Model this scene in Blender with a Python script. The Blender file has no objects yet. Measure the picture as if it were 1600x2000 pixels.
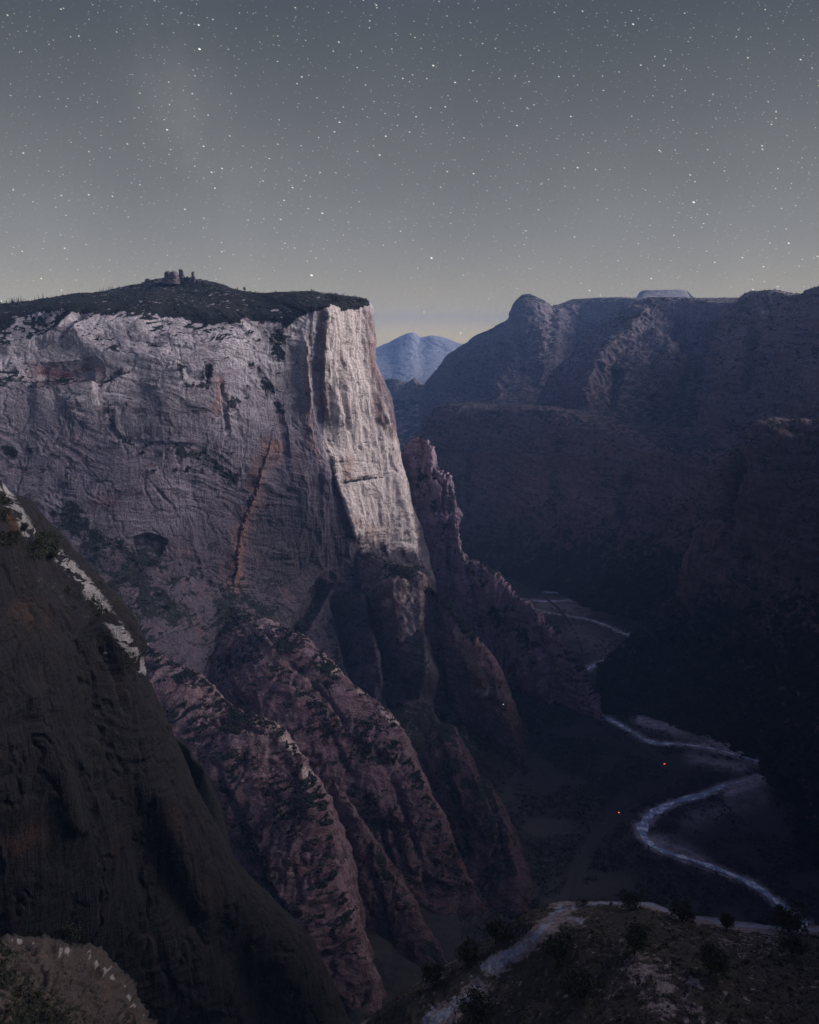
import bpy, math, random
import numpy as np
from mathutils import Vector

random.seed(7); RNG = np.random.default_rng(7)
scene = bpy.context.scene
COL = scene.collection

# ------------------------------------------------------------------ camera
F = 1732.0                      # focal length in photo pixels (2000 px high)
CAMZ = 650.0
PITCH = math.atan(345.0 / F)
CP, SP = math.cos(PITCH), math.sin(PITCH)
cam_d = bpy.data.cameras.new("camera"); cam = bpy.data.objects.new("camera", cam_d)
COL.objects.link(cam); scene.camera = cam
cam.location = (0, 0, CAMZ); cam.rotation_euler = (math.pi / 2 - PITCH, 0, 0)
cam_d.sensor_fit = 'VERTICAL'; cam_d.sensor_height = 36.0; cam_d.lens = 36.0 * F / 2000.0
cam_d.clip_start = 1.0; cam_d.clip_end = 300000.0

def P(px, py, Y):
    """world point seen at photo pixel (px,py) standing at distance Y"""
    u = (px - 800) / F; v = (1000 - py) / F
    t = Y / (CP + SP * v)
    return (u * t, Y, CAMZ + t * (-SP + CP * v))

def G(px, py, z=0.0):
    u = (px - 800) / F; v = (1000 - py) / F
    t = (z - CAMZ) / (-SP + CP * v)
    return (u * t, t * (CP + SP * v), z)

def proj(W):
    x, y, z = W[..., 0], W[..., 1], W[..., 2] - CAMZ
    d = y * CP - z * SP
    up = y * SP + z * CP
    d = np.where(d < 1.0, 1.0, d)
    return 800 + F * x / d, 1000 - F * up / d, d

# ------------------------------------------------------------------ noise
def _hash(ix, iy, iz, s):
    h = (ix.astype(np.uint32) * np.uint32(374761393) + iy.astype(np.uint32) * np.uint32(668265263)
         + iz.astype(np.uint32) * np.uint32(2246822519) + np.uint32(s * 3266489917 & 0xffffffff))
    h = (h ^ (h >> np.uint32(13))) * np.uint32(1274126177)
    h ^= h >> np.uint32(16)
    return (h & np.uint32(0xffff)).astype(np.float32) / 32767.5 - 1.0

def vnoise(p, s=0):
    p = p.astype(np.float32)
    i = np.floor(p).astype(np.int64); f = p - i
    f = f * f * f * (f * (f * 6 - 15) + 10)
    x, y, z = i[..., 0], i[..., 1], i[..., 2]
    fx, fy, fz = f[..., 0], f[..., 1], f[..., 2]
    r = 0
    c = [[[_hash(x + a, y + b, z + e, s) for e in (0, 1)] for b in (0, 1)] for a in (0, 1)]
    l = lambda a, b, t: a + (b - a) * t
    return l(l(l(c[0][0][0], c[1][0][0], fx), l(c[0][1][0], c[1][1][0], fx), fy),
             l(l(c[0][0][1], c[1][0][1], fx), l(c[0][1][1], c[1][1][1], fx), fy), fz)

def fbm(p, o=4, s=0, gain=0.5, ridged=False):
    a, r, n = 1.0, 0.0, 0.0
    for k in range(o):
        v = vnoise(p * (2.03 ** k) + 17.3 * k, s + k * 13)
        if ridged: v = 1 - 2 * np.abs(v)
        r = r + a * v; n += a; a *= gain
    return r / n

def sc(W, a, b, c): return W * np.array([1 / a, 1 / b, 1 / c], np.float32)

# ------------------------------------------------------------------ interpolation
def pchip(t, Y, x):
    """monotone cubic through (t, Y[k,...]) sampled at x"""
    h = np.diff(t); sh = (-1,) + (1,) * (Y.ndim - 1)
    d = np.diff(Y, axis=0) / h.reshape(sh)
    m = np.zeros_like(Y)
    m[0], m[-1] = d[0], d[-1]
    w1 = (2 * h[1:] + h[:-1]).reshape(sh); w2 = (h[1:] + 2 * h[:-1]).reshape(sh)
    same = d[1:] * d[:-1] > 0
    with np.errstate(divide='ignore', invalid='ignore'):
        hm = (w1 + w2) / (w1 / d[:-1] + w2 / d[1:])
    m[1:-1] = np.where(same, hm, 0.25 * (d[1:] + d[:-1]))
    k = np.clip(np.searchsorted(t, x, side='right') - 1, 0, len(t) - 2)
    hh = h[k]; s = (x - t[k]) / hh
    s = s.reshape(sh); hh = hh.reshape(sh)
    return (Y[k] * (1 + 2 * s) * (1 - s) ** 2 + hh * m[k] * s * (1 - s) ** 2
            + Y[k + 1] * s * s * (3 - 2 * s) + hh * m[k + 1] * s * s * (s - 1))

def grid_surface(C, nu, nv, minw=18.0):
    """C[r,c,3] world control points -> dense (nv,nu,3)"""
    C = np.asarray(C, float)
    px, py, _ = proj(C)
    inside = lambda a: np.clip(a, -700, 2700)
    px, py = inside(px), inside(py)
    dr = np.maximum(np.hypot(np.diff(px, axis=0), np.diff(py, axis=0)).mean(1), minw)
    dc = np.maximum(np.hypot(np.diff(px, axis=1), np.diff(py, axis=1)).mean(0), minw)
    tr = np.r_[0, np.cumsum(dr)]; tc = np.r_[0, np.cumsum(dc)]
    A = pchip(tr, C, np.linspace(0, tr[-1], nv))
    B = pchip(tc, A.transpose(1, 0, 2), np.linspace(0, tc[-1], nu)).transpose(1, 0, 2)
    return B

def normals(W):
    du = np.gradient(W, axis=1); dv = np.gradient(W, axis=0)
    n = np.cross(du, dv); l = np.linalg.norm(n, axis=2, keepdims=True)
    return n / np.maximum(l, 1e-9)

def dist_poly(px, py, pts):
    """distance in pixels to a polyline, and the signed side (positive = right of travel)"""
    best = np.full(px.shape, 1e9); side = np.zeros(px.shape); along = np.zeros(px.shape)
    L = 0; pts = np.asarray(pts, float)
    tot = np.hypot(*np.diff(pts, axis=0).T).sum()
    for (ax, ay), (bx, by) in zip(pts[:-1], pts[1:]):
        vx, vy = bx - ax, by - ay; l2 = vx * vx + vy * vy
        t = np.clip(((px - ax) * vx + (py - ay) * vy) / l2, 0, 1)
        dx, dy = px - ax - t * vx, py - ay - t * vy
        d = np.hypot(dx, dy); m = d < best
        best = np.where(m, d, best)
        side = np.where(m, np.sign(vx * dy - vy * dx), side)
        along = np.where(m, (L + t * math.sqrt(l2)) / tot, along)
        L += math.sqrt(l2)
    return best, -side, along

PATCH = {}     # name -> dict(W, px, py, d, N)

def sstep(a, b, x):
    t = np.clip((x - a) / (b - a), 0, 1); return t * t * (3 - 2 * t)

def features(W, N, feats):
    px, py, _ = proj(W)
    wob = 7.0 * fbm(sc(W, 26, 26, 26), 4, 91, .6)
    mod = np.clip(.75 + 1.1 * fbm(sc(W, 34, 34, 34), 3, 191), .15, 1.5)
    disp = np.zeros(px.shape)
    for kind, amp, wd, pts in feats:
        x0, y0 = np.min(pts, axis=0) - wd * 4 - 40; x1, y1 = np.max(pts, axis=0) + wd * 4 + 40
        m = (px > x0) & (px < x1) & (py > y0) & (py < y1)
        if not m.any(): continue
        d, s, al = dist_poly(px[m] + wob[m] * min(1, wd / 8), py[m], pts)
        fade = sstep(0, .12, al) * (1 - sstep(.88, 1, al)) * .8 + .2
        if kind == 'bump':   v = amp * np.exp(-(d / wd) ** 2) * fade
        elif kind == 'cone': v = amp * np.clip(1 - d / wd, 0, 1) ** .8 * fade
        elif kind == 'crack': v = -amp * np.clip(1 - d / wd, 0, 1) ** .6 * fade
        elif kind == 'stepR': v = amp * np.where(s > 0, np.exp(-(d / wd)), 0) * fade
        elif kind == 'stepL': v = amp * np.where(s < 0, np.exp(-(d / wd)), 0) * fade
        if kind != 'cone' and wd < 13: v = v * mod[m]
        disp[m] += v
    return W + N * disp[..., None]

def make_mesh(name, W, mats, paint=None, smooth=True, kind='structure', label=None, cat=None):
    nv, nu = W.shape[:2]
    me = bpy.data.meshes.new(name)
    idx = np.arange(nv * nu).reshape(nv, nu)
    q = np.stack([idx[:-1, :-1], idx[:-1, 1:], idx[1:, 1:], idx[1:, :-1]], -1).reshape(-1, 4)
    add_arrays(me, W.reshape(-1, 3), q)
    if paint is not None:
        at = me.attributes.new("paint", 'FLOAT_COLOR', 'POINT')
        at.data.foreach_set("color", paint.reshape(-1).astype(np.float32))
    if smooth: me.polygons.foreach_set("use_smooth", np.ones(len(me.polygons), bool))
    me.materials.append(mats)
    o = bpy.data.objects.new(name, me); COL.objects.link(o)
    o['kind'] = kind
    if label: o['label'] = label
    if cat: o['category'] = cat
    return o

def add_arrays(me, V, Fc):
    n = Fc.shape[1]
    me.vertices.add(len(V)); me.vertices.foreach_set("co", np.ascontiguousarray(V, np.float32).ravel())
    me.loops.add(Fc.size); me.loops.foreach_set("vertex_index", np.ascontiguousarray(Fc, np.int32).ravel())
    me.polygons.add(len(Fc))
    me.polygons.foreach_set("loop_start", np.arange(0, Fc.size, n, dtype=np.int32))
    me.polygons.foreach_set("loop_total", np.full(len(Fc), n, np.int32))
    me.update(calc_edges=True)

def rockify(W, N, amp=1.0, seed=0, flute=1.0, strata=1.0, big=1.0, dip=(0.25, 0.1), fine=1.0, scale=1.0, crack=1.0, fmask=None, smask=None):
    """real relief: buttresses, vertical flutes, bedding ledges, cracks"""
    S = scale
    steep = np.clip(1.15 - np.abs(N[..., 2]), 0, 1)
    fm = fmask(W) if fmask else 1.0
    warp = fbm(sc(W, 90 * S, 90 * S, 90 * S), 3, seed + 3)
    Wd = W + np.stack([warp * 25 * S] * 3, -1)
    d = big * 13 * fbm(sc(Wd, 150 * S, 150 * S, 190 * S), 3, seed + 1)
    d += fm * flute * steep * 8 * (fbm(sc(Wd, 42 * S, 42 * S, 330 * S), 4, seed + 7, .55, True) - .2)
    d += fm * flute * steep * 4.2 * fbm(sc(W, 11 * S, 11 * S, 120 * S), 3, seed + 9, .55, True)
    w2 = fbm(sc(W, 210 * S, 210 * S, 120 * S), 3, seed + 61)
    zz = W[..., 2] + dip[0] * W[..., 0] + dip[1] * W[..., 1] + 9 * warp + 75 * S * w2
    B = np.stack([W[..., 0] / (70 * S), W[..., 1] / (70 * S), zz / (8 * S)], -1)
    bed = fbm(B, 4, seed + 11, .6)
    smod = np.clip(.55 + 1.3 * fbm(sc(W, 75 * S, 75 * S, 50 * S), 3, seed + 71), .05, 1.5) * (smask(W) if smask else 1.0)
    d += strata * 2.1 * bed * smod
    d += fine * 2.4 * fbm(sc(W, 16 * S, 16 * S, 13 * S), 4, seed + 21, .6)
    cr = fbm(sc(Wd, 34 * S, 34 * S, 60 * S), 4, seed + 31, .55)
    d -= crack * 3.0 * np.clip(1 - np.abs(cr) * 11, 0, 1)
    return W + N * (amp * d)[..., None], bed

def blob(px, py, pts, wd):
    d, _, _ = dist_poly(px, py, pts); return np.exp(-(d / wd) ** 2)

def patch(name, key, C, nu, nv, mat, feats=(), paintf=None, world=False, veg=(.55, .8), vegamt=1.0, palef=None, flip=False, minw=18., **rk):
    C = np.array(C, float)
    if not world:
        C = np.array([[P(*p) for p in row] for row in C])
    W = grid_surface(C, nu, nv, minw)
    N = normals(W)
    if not flip: N = -N
    if feats: W = features(W, N, feats); 
    N2 = normals(W); N2 = N2 if flip else -N2
    N = N + 1.2 * N2; N /= np.linalg.norm(N, axis=2, keepdims=True)
    W, bed = rockify(W, N, **rk)
    N = normals(W); N = N if flip else -N
    px, py, d = proj(W)
    paint = np.zeros(W.shape[:2] + (4,))
    vn = fbm(sc(W, 28, 28, 28), 4, 55, .6)
    up = sstep(veg[0], veg[1], N[..., 2] + .28 * vn)
    paint[..., 3] = up * vegamt
    if paintf:
        wob = 7 * fbm(sc(W, 18, 18, 18), 4, 77, .6); wob2 = 7 * fbm(sc(W, 18, 18, 18), 4, 177, .6)
        paintf(paint, px + wob, py + wob2, W, N, vn)
    paint = np.clip(paint, 0, 1)
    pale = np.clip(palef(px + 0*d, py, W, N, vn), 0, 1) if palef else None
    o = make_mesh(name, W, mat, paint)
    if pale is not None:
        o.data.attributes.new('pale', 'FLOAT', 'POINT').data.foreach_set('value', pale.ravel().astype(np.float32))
    if not flip: o.data.flip_normals()
    PATCH[key] = dict(W=W, px=px, py=py, d=d, N=N, veg=paint[..., 3], o=o)
    return o

# ------------------------------------------------------------------ materials
def new_mat(name):
    m = bpy.data.materials.new(name); m.use_nodes = True
    nt = m.node_tree; nt.nodes.clear()
    return m, nt

class NB:
    def __init__(s, nt): s.nt = nt
    def n(s, t, **k):
        o = s.nt.nodes.new(t)
        for a, b in k.items(): setattr(o, a, b)
        return o
    def l(s, a, b): s.nt.links.new(a, b)
    def val(s, x, sock):
        if isinstance(x, (int, float, tuple, list)): sock.default_value = x
        else: s.l(x, sock)
    def math(s, op, a, b=0.0, c=None, clamp=False):
        o = s.n('ShaderNodeMath', operation=op, use_clamp=clamp)
        s.val(a, o.inputs[0]); s.val(b, o.inputs[1])
        if c is not None: s.val(c, o.inputs[2])
        return o.outputs[0]
    def mix(s, f, a, b, mode='MIX'):
        o = s.n('ShaderNodeMix', data_type='RGBA', blend_type=mode)
        s.val(f, o.inputs[0])
        for x, i in ((a, 6), (b, 7)):
            if isinstance(x, tuple): o.inputs[i].default_value = (x + (1,))[:4]
            else: s.l(x, o.inputs[i])
        return o.outputs[2]
    def ramp(s, x, a, b):
        o = s.n('ShaderNodeMapRange', interpolation_type='SMOOTHSTEP')
        s.val(x, o.inputs[0]); o.inputs[1].default_value = a; o.inputs[2].default_value = b
        return o.outputs[0]
    def noise(s, vec, scale=1, detail=5, rough=.55, dist=0):
        o = s.n('ShaderNodeTexNoise'); s.l(vec, o.inputs['Vector'])
        o.inputs['Scale'].default_value = scale; o.inputs['Detail'].default_value = detail
        o.inputs['Roughness'].default_value = rough; o.inputs['Distortion'].default_value = dist
        return o.outputs[0]
    def scale(s, vec, v):
        o = s.n('ShaderNodeVectorMath', operation='MULTIPLY'); s.l(vec, o.inputs[0]); o.inputs[1].default_value = v
        return o.outputs[0]

def rock_mat(name, top, mid, low, z0=(120, 260), z1=(330, 520), veg=(.014, .0155, .0145), orange=(.34, .17, .11), red=(.17, .06, .055),
             dark=(.05, .045, .055), streak=.75, bump=1.0, S=1.0, tint=0.35, pale=(.45, .44, .45)):
    m, nt = new_mat(name); b = NB(nt)
    out = b.n('ShaderNodeOutputMaterial'); bs = b.n('ShaderNodeBsdfPrincipled')
    bs.inputs['Roughness'].default_value = .92; bs.inputs['Specular IOR Level'].default_value = .15
    b.l(bs.outputs[0], out.inputs[0])
    geo = b.n('ShaderNodeNewGeometry'); pos = geo.outputs['Position']
    sep = b.n('ShaderNodeSeparateXYZ'); b.l(pos, sep.inputs[0])
    at = b.n('ShaderNodeAttribute', attribute_name='paint'); asep = b.n('ShaderNodeSeparateColor'); b.l(at.outputs['Color'], asep.inputs[0])
    nz = b.n('ShaderNodeSeparateXYZ'); b.l(geo.outputs['Normal'], nz.inputs[0])
    big = b.noise(b.scale(pos, (1 / (120 * S),) * 3), 1, 6)
    zed = b.math('ADD', sep.outputs[2], b.math('MULTIPLY', b.math('SUBTRACT', big, .5), 260))
    c = b.mix(b.ramp(zed, *z0), low, mid)
    c = b.mix(b.ramp(zed, *z1), c, top)
    # pink / grey bedding
    bz = b.math('ADD', sep.outputs[2], b.math('ADD', b.math('MULTIPLY', sep.outputs[0], .22), b.math('MULTIPLY', big, 60 * S)))
    bvec = b.n('ShaderNodeCombineXYZ'); b.l(b.math('MULTIPLY', sep.outputs[0], 1 / (60 * S)), bvec.inputs[0]); b.l(b.math('MULTIPLY', sep.outputs[1], 1 / (60 * S)), bvec.inputs[1]); b.l(b.math('MULTIPLY', bz, 1 / (4.5 * S)), bvec.inputs[2])
    bedc = b.noise(bvec.outputs[0], 1, 8, .68, .3)
    c = b.mix(b.math('MULTIPLY', b.ramp(bedc, .38, .68), tint), c, b.mix(1.0, c, (.5, .40, .42), 'MULTIPLY'))
    patchn = b.noise(b.scale(pos, (1 / (38 * S), 1 / (38 * S), 1 / (48 * S))), 1, 7, .6)
    c = b.mix(b.math('MULTIPLY', b.ramp(patchn, .52, .74), .30), c, b.mix(.5, c, orange))
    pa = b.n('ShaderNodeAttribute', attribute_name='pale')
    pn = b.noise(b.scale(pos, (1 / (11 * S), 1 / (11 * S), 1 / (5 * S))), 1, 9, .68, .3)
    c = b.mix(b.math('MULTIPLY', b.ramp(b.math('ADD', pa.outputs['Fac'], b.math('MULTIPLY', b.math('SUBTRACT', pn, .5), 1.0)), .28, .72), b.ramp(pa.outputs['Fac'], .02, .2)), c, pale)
    c = b.mix(asep.outputs[0], c, orange)
    c = b.mix(asep.outputs[1], c, red)
    # dark water streaks down steep faces
    st = b.noise(b.scale(pos, (1 / (7 * S), 1 / (7 * S), 1 / (170 * S))), 1, 6, .7)
    stm = b.noise(b.scale(pos, (1 / (60 * S),) * 3), 1, 3)
    steep = b.ramp(b.math('ABSOLUTE', nz.outputs[2]), .62, .25)
    sf = b.math('MULTIPLY', b.math('MULTIPLY', b.ramp(st, .5, .72), b.ramp(stm, .42, .62)), b.math('MULTIPLY', steep, streak))
    c = b.mix(sf, c, b.mix(1.0, c, (.30, .28, .32), 'MULTIPLY'))
    c = b.mix(asep.outputs[2], c, dark)
    # joints down the face, partings along the beds
    jn = b.noise(b.scale(pos, (1 / (26 * S), 1 / (26 * S), 1 / (420 * S))), 1, 5, .62, .25)
    jm = b.noise(b.scale(pos, (1 / (75 * S), 1 / (75 * S), 1 / (110 * S))), 1, 4, .6)
    jl = b.math('MULTIPLY', b.math('MULTIPLY', b.ramp(b.math('ABSOLUTE', b.math('SUBTRACT', jn, .5)), .013, .004), b.ramp(jm, .44, .58)), steep)
    bvec2 = b.n('ShaderNodeCombineXYZ'); b.l(b.math('MULTIPLY', sep.outputs[0], 1 / (150 * S)), bvec2.inputs[0]); b.l(b.math('MULTIPLY', sep.outputs[1], 1 / (150 * S)), bvec2.inputs[1]); b.l(b.math('MULTIPLY', bz, 1 / (26 * S)), bvec2.inputs[2])
    bn = b.noise(bvec2.outputs[0], 1, 6, .66, .2)
    bm = b.noise(b.scale(pos, (1 / (55 * S), 1 / (55 * S), 1 / (40 * S))), 1, 4, .6)
    bl = b.math('MULTIPLY', b.ramp(b.math('ABSOLUTE', b.math('SUBTRACT', bn, .5)), .016, .004), b.ramp(bm, .46, .6))
    lines = b.math('MAXIMUM', jl, bl)
    c = b.mix(b.math('MULTIPLY', lines, .72), c, b.mix(1.0, c, (.22, .2, .23), 'MULTIPLY'))
    # grain
    gr = b.noise(b.scale(pos, (1 / (4.0 * S),) * 3), 1, 8, .75)
    c = b.mix(1.0, c, b.mix(b.ramp(gr, .3, .7), (.62, .60, .62), (1.3, 1.3, 1.3)), 'MULTIPLY')
    # small scrub in pockets and on ledges
    spk = b.noise(b.scale(pos, (1 / (9.0 * S), 1 / (9.0 * S), 1 / (7.0 * S))), 1, 6, .7)
    vf = b.math('MULTIPLY', b.ramp(b.math('ADD', at.outputs['Alpha'], b.math('MULTIPLY', b.math('SUBTRACT', spk, .5), 2.4)), .38, .62), 1.0)
    vf = b.math('MULTIPLY', vf, b.ramp(at.outputs['Alpha'], .03, .2))
    c = b.mix(vf, c, b.mix(gr, veg, tuple(v * 1.8 for v in veg)))
    b.l(c, bs.inputs['Base Color'])
    hgt = b.math('ADD', b.math('MULTIPLY', bedc, 1.5 * S), b.math('ADD', b.math('MULTIPLY', gr, 2.0 * S), b.math('ADD', b.math('MULTIPLY', st, 2.2 * S), b.math('MULTIPLY', lines, -1.6 * S))))
    bp = b.n('ShaderNodeBump'); bp.inputs['Strength'].default_value = .8; bp.inputs['Distance'].default_value = 1.6 * bump
    b.l(hgt, bp.inputs['Height']); b.l(bp.outputs[0], bs.inputs['Normal'])
    return m

def flat_mat(name, col, rough=.8, emit=None, es=0, spec=.3, metal=0):
    m, nt = new_mat(name); b = NB(nt)
    out = b.n('ShaderNodeOutputMaterial'); bs = b.n('ShaderNodeBsdfPrincipled'); b.l(bs.outputs[0], out.inputs[0])
    tc = b.n('ShaderNodeNewGeometry'); nn = b.noise(tc.outputs['Position'], 1.7, 4)
    c = b.mix(nn, tuple(v * .7 for v in col), tuple(v * 1.3 for v in col)); b.l(c, bs.inputs['Base Color'])
    bs.inputs['Roughness'].default_value = rough; bs.inputs['Specular IOR Level'].default_value = spec; bs.inputs['Metallic'].default_value = metal
    if emit: bs.inputs['Emission Color'].default_value = emit + (1,); bs.inputs['Emission Strength'].default_value = es
    return m

WHITE, PINK, REDL = (.60, .575, .625), (.225, .203, .255), (.098, .081, .108)
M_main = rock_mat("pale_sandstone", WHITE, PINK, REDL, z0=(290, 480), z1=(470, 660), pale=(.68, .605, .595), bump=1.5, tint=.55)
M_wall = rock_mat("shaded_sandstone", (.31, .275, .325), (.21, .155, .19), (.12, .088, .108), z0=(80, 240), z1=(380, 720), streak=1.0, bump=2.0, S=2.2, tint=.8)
M_low = rock_mat("red_sandstone", (.36, .285, .305), (.25, .17, .195), (.10, .066, .078), z0=(0, 180), z1=(170, 320), tint=.9, streak=.6, bump=2.0, pale=(.56, .45, .43))  # low tone darkened in place of shade at the slab feet
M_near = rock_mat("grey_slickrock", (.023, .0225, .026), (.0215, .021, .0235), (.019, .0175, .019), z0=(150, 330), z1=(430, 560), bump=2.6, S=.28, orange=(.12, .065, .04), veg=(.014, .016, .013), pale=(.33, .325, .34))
M_spur = rock_mat('purple_sandstone', (.46, .38, .46), (.42, .32, .41), (.34, .25, .33), tint=.8)
M_out = rock_mat("weathered_caprock", (.36, .30, .28), (.32, .27, .25), (.2, .17, .16), z0=(250, 400), z1=(380, 470), S=.25, veg=(.05, .044, .034), orange=(.12, .09, .07), pale=(.40, .42, .47))
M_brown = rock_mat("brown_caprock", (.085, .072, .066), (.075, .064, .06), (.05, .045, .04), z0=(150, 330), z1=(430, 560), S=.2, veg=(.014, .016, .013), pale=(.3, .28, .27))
M_far = rock_mat("distant_rock", (.33, .31, .32), (.26, .23, .24), (.18, .15, .16), z0=(0, 200), z1=(300, 700), S=8)

M_peak = rock_mat("hazed_distant_rock", (.36, .39, .48), (.34, .37, .46), (.27, .30, .38), z0=(0, 200), z1=(300, 700), S=8, tint=.1, streak=.1)  # far peak's haze partly put into its pale blue colour

K = 1.08
def kk(rows): return [[(a, b_, c * K) for a, b_, c in r] for r in rows]

# ================================================================== main cliff
main_rows = kk([
 [(-500,640,2300),(-200,620,2400),(0,610,2500),(150,600,2500),(300,590,2500),(430,585,2500),(540,590,2450),(600,598,2400),(640,602,2350),(670,604,2300),(690,610,2280),(690,612,2300),(640,612,2600)],
 [(-500,615,1500),(-200,605,1550),(0,594,1580),(100,583,1600),(200,566,1640),(330,547,1720),(430,560,1680),(530,575,1620),(600,580,1560),(650,584,1540),(705,589,1590),(690,596,1850),(620,600,2400)],
 [(-500,650,1200),(-200,640,1250),(0,622,1290),(150,600,1310),(300,606,1330),(430,618,1350),(540,612,1380),(600,600,1398),(630,597,1408),(680,594,1478),(722,600,1565),(705,604,1790),(620,606,2300)],
 [(-500,735,1130),(-200,722,1190),(0,705,1225),(150,700,1245),(300,700,1270),(430,705,1305),(540,705,1355),(595,702,1384),(636,700,1396),(690,700,1460),(735,700,1552),(715,700,1790),(620,700,2300)],
 [(-500,800,1095),(-200,790,1150),(0,780,1185),(150,775,1210),(300,775,1240),(430,778,1285),(540,778,1345),(602,778,1378),(632,778,1392),(700,776,1452),(770,772,1540),(745,775,1790),(630,775,2300)],
 [(-500,880,1070),(-200,870,1130),(0,865,1165),(150,860,1190),(300,860,1222),(430,862,1272),(540,865,1332),(608,868,1370),(630,872,1388),(712,866,1444),(788,862,1528),(762,865,1790),(640,865,2300)],
 [(-500,1010,1030),(-200,1005,1085),(0,1000,1125),(150,1000,1155),(300,1000,1195),(430,1000,1255),(550,1000,1318),(630,1000,1358),(668,1000,1380),(742,1000,1428),(813,1000,1508),(790,1000,1790),(660,1000,2300)],
 [(-500,1130,990),(-200,1130,1045),(0,1120,1085),(150,1110,1120),(300,1110,1165),(430,1110,1235),(550,1110,1300),(640,1100,1345),(696,1090,1370),(765,1108,1412),(835,1120,1488),(815,1120,1790),(690,1120,2300)],
 [(-500,1250,900),(-200,1250,955),(0,1240,990),(150,1230,1030),(300,1230,1080),(430,1230,1160),(550,1230,1235),(650,1230,1285),(720,1230,1310),(790,1225,1335),(880,1220,1410),(880,1240,1790),(760,1250,2300)],
 [(-500,1400,820),(-200,1400,860),(0,1400,890),(150,1400,930),(300,1400,980),(430,1400,1050),(560,1400,1115),(670,1400,1150),(750,1400,1170),(830,1400,1190),(920,1390,1250),(960,1390,1790),(900,1390,2300)],
 [(-500,1550,760),(-200,1550,790),(0,1550,810),(150,1550,840),(300,1550,880),(430,1550,930),(560,1550,980),(670,1550,1015),(750,1550,1035),(830,1550,1050),(930,1550,1085),(1000,1520,1600),(980,1500,2200)],
 [(-500,1850,740),(-200,1850,760),(0,1850,780),(150,1850,800),(300,1850,820),(430,1850,830),(560,1850,850),(670,1830,870),(760,1820,890),(850,1800,900),(950,1790,910),(1000,1700,1600),(980,1650,2200)],
])
main_feats = [
 ('crack', 16, 12, [(632,590),(626,660),(625,740),(630,810),(642,860)]),
 ('bump', 9, 9, [(596,640),(600,720),(604,800),(612,870),(630,930),(655,990)]),
 ('bump', 5, 8, [(648,690),(652,740),(660,790),(672,840)]),
 ('crack', 9, 6, [(668,690),(670,740),(676,800),(682,850)]),
 ('crack', 5, 5, [(655,700),(655,760)]),
 ('crack', 6, 6, [(712,690),(722,740),(735,790),(742,850),(760,960)]),
 ('crack', 4, 4, [(735,980),(745,1030),(752,1090)]),
 ('bump', 6, 9, [(718,620),(728,700),(752,780),(768,870),(790,980),(812,1080)]),
 ('crack', 6, 4, [(660,945),(700,935),(770,925)]),
 ('crack', 3, 3, [(640,905),(690,900),(750,905)]),
 ('crack', 3.5, 7, [(214,775),(216,830),(235,858),(300,868),(400,872)]),
 ('crack', 5, 9, [(352,700),(366,740),(402,748),(408,710)]),
 ('stepL', 11, 40, [(60,748),(130,752),(195,745)]),
 ('crack', 12, 22, [(70,728),(130,725),(185,720)]),
 ('crack', 7, 9, [(0,722),(30,722)]),
 ('crack', 2, 4, [(285,935),(335,985),(372,1040),(392,1100),(398,1150)]),
 ('crack', 14, 22, [(262,1070),(290,1062),(325,1075)]),
 ('stepL', -3, 40, [(535,850),(512,920),(495,980),(475,1040),(464,1100),(456,1160)]),
 ('bump', 6, 12, [(530,860),(505,930),(488,990),(468,1060),(460,1130)]),
 ('crack', 7, 8, [(548,770),(558,830),(560,900)]),
 ('crack', 7, 10, [(500,720),(530,760),(548,800)]),
 ('stepR', 10, 35, [(640,880),(652,940),(672,1000),(692,1065)]),
 ('crack', 6, 7, [(430,740),(440,800),(445,850)]),
 ('bump', 7, 20, [(120,640),(200,690),(300,700),(340,680)]),
 ('bump', 6, 14, [(0,690),(90,660),(160,620)]),
 ('bump', 6, 14, [(120,800),(200,760),(260,720)]),
 ('crack', 7, 9, [(60,680),(120,650),(165,610)]),
 ('cone', 62, 62, [(776,1118),(792,1200),(806,1290),(812,1380)]),
 ('cone', 34, 34, [(690,1150),(702,1220),(722,1300),(745,1370)]),
 ('crack', 30, 15, [(742,1130),(745,1200),(738,1270),(772,1390)]),
 ('crack', 30, 20, [(835,1160),(850,1240),(860,1330),(880,1420)]),
 ('crack', 22, 15, [(655,1150),(672,1250),(700,1340),(740,1420)]),
 ('cone', 30, 30, [(890,1240),(920,1290),(940,1350),(950,1430)]),
 ('crack', 22, 16, [(905,1340),(930,1440),(960,1530)]),
 ('bump', 26, 22, [(850,1420),(900,1520),(940,1600),(980,1700)]),
 ('crack', 20, 14, [(880,1430),(930,1530),(960,1600),(985,1680)]),
 ('crack', 26, 16, [(640,1130),(600,1200),(560,1260)]),
]
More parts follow.
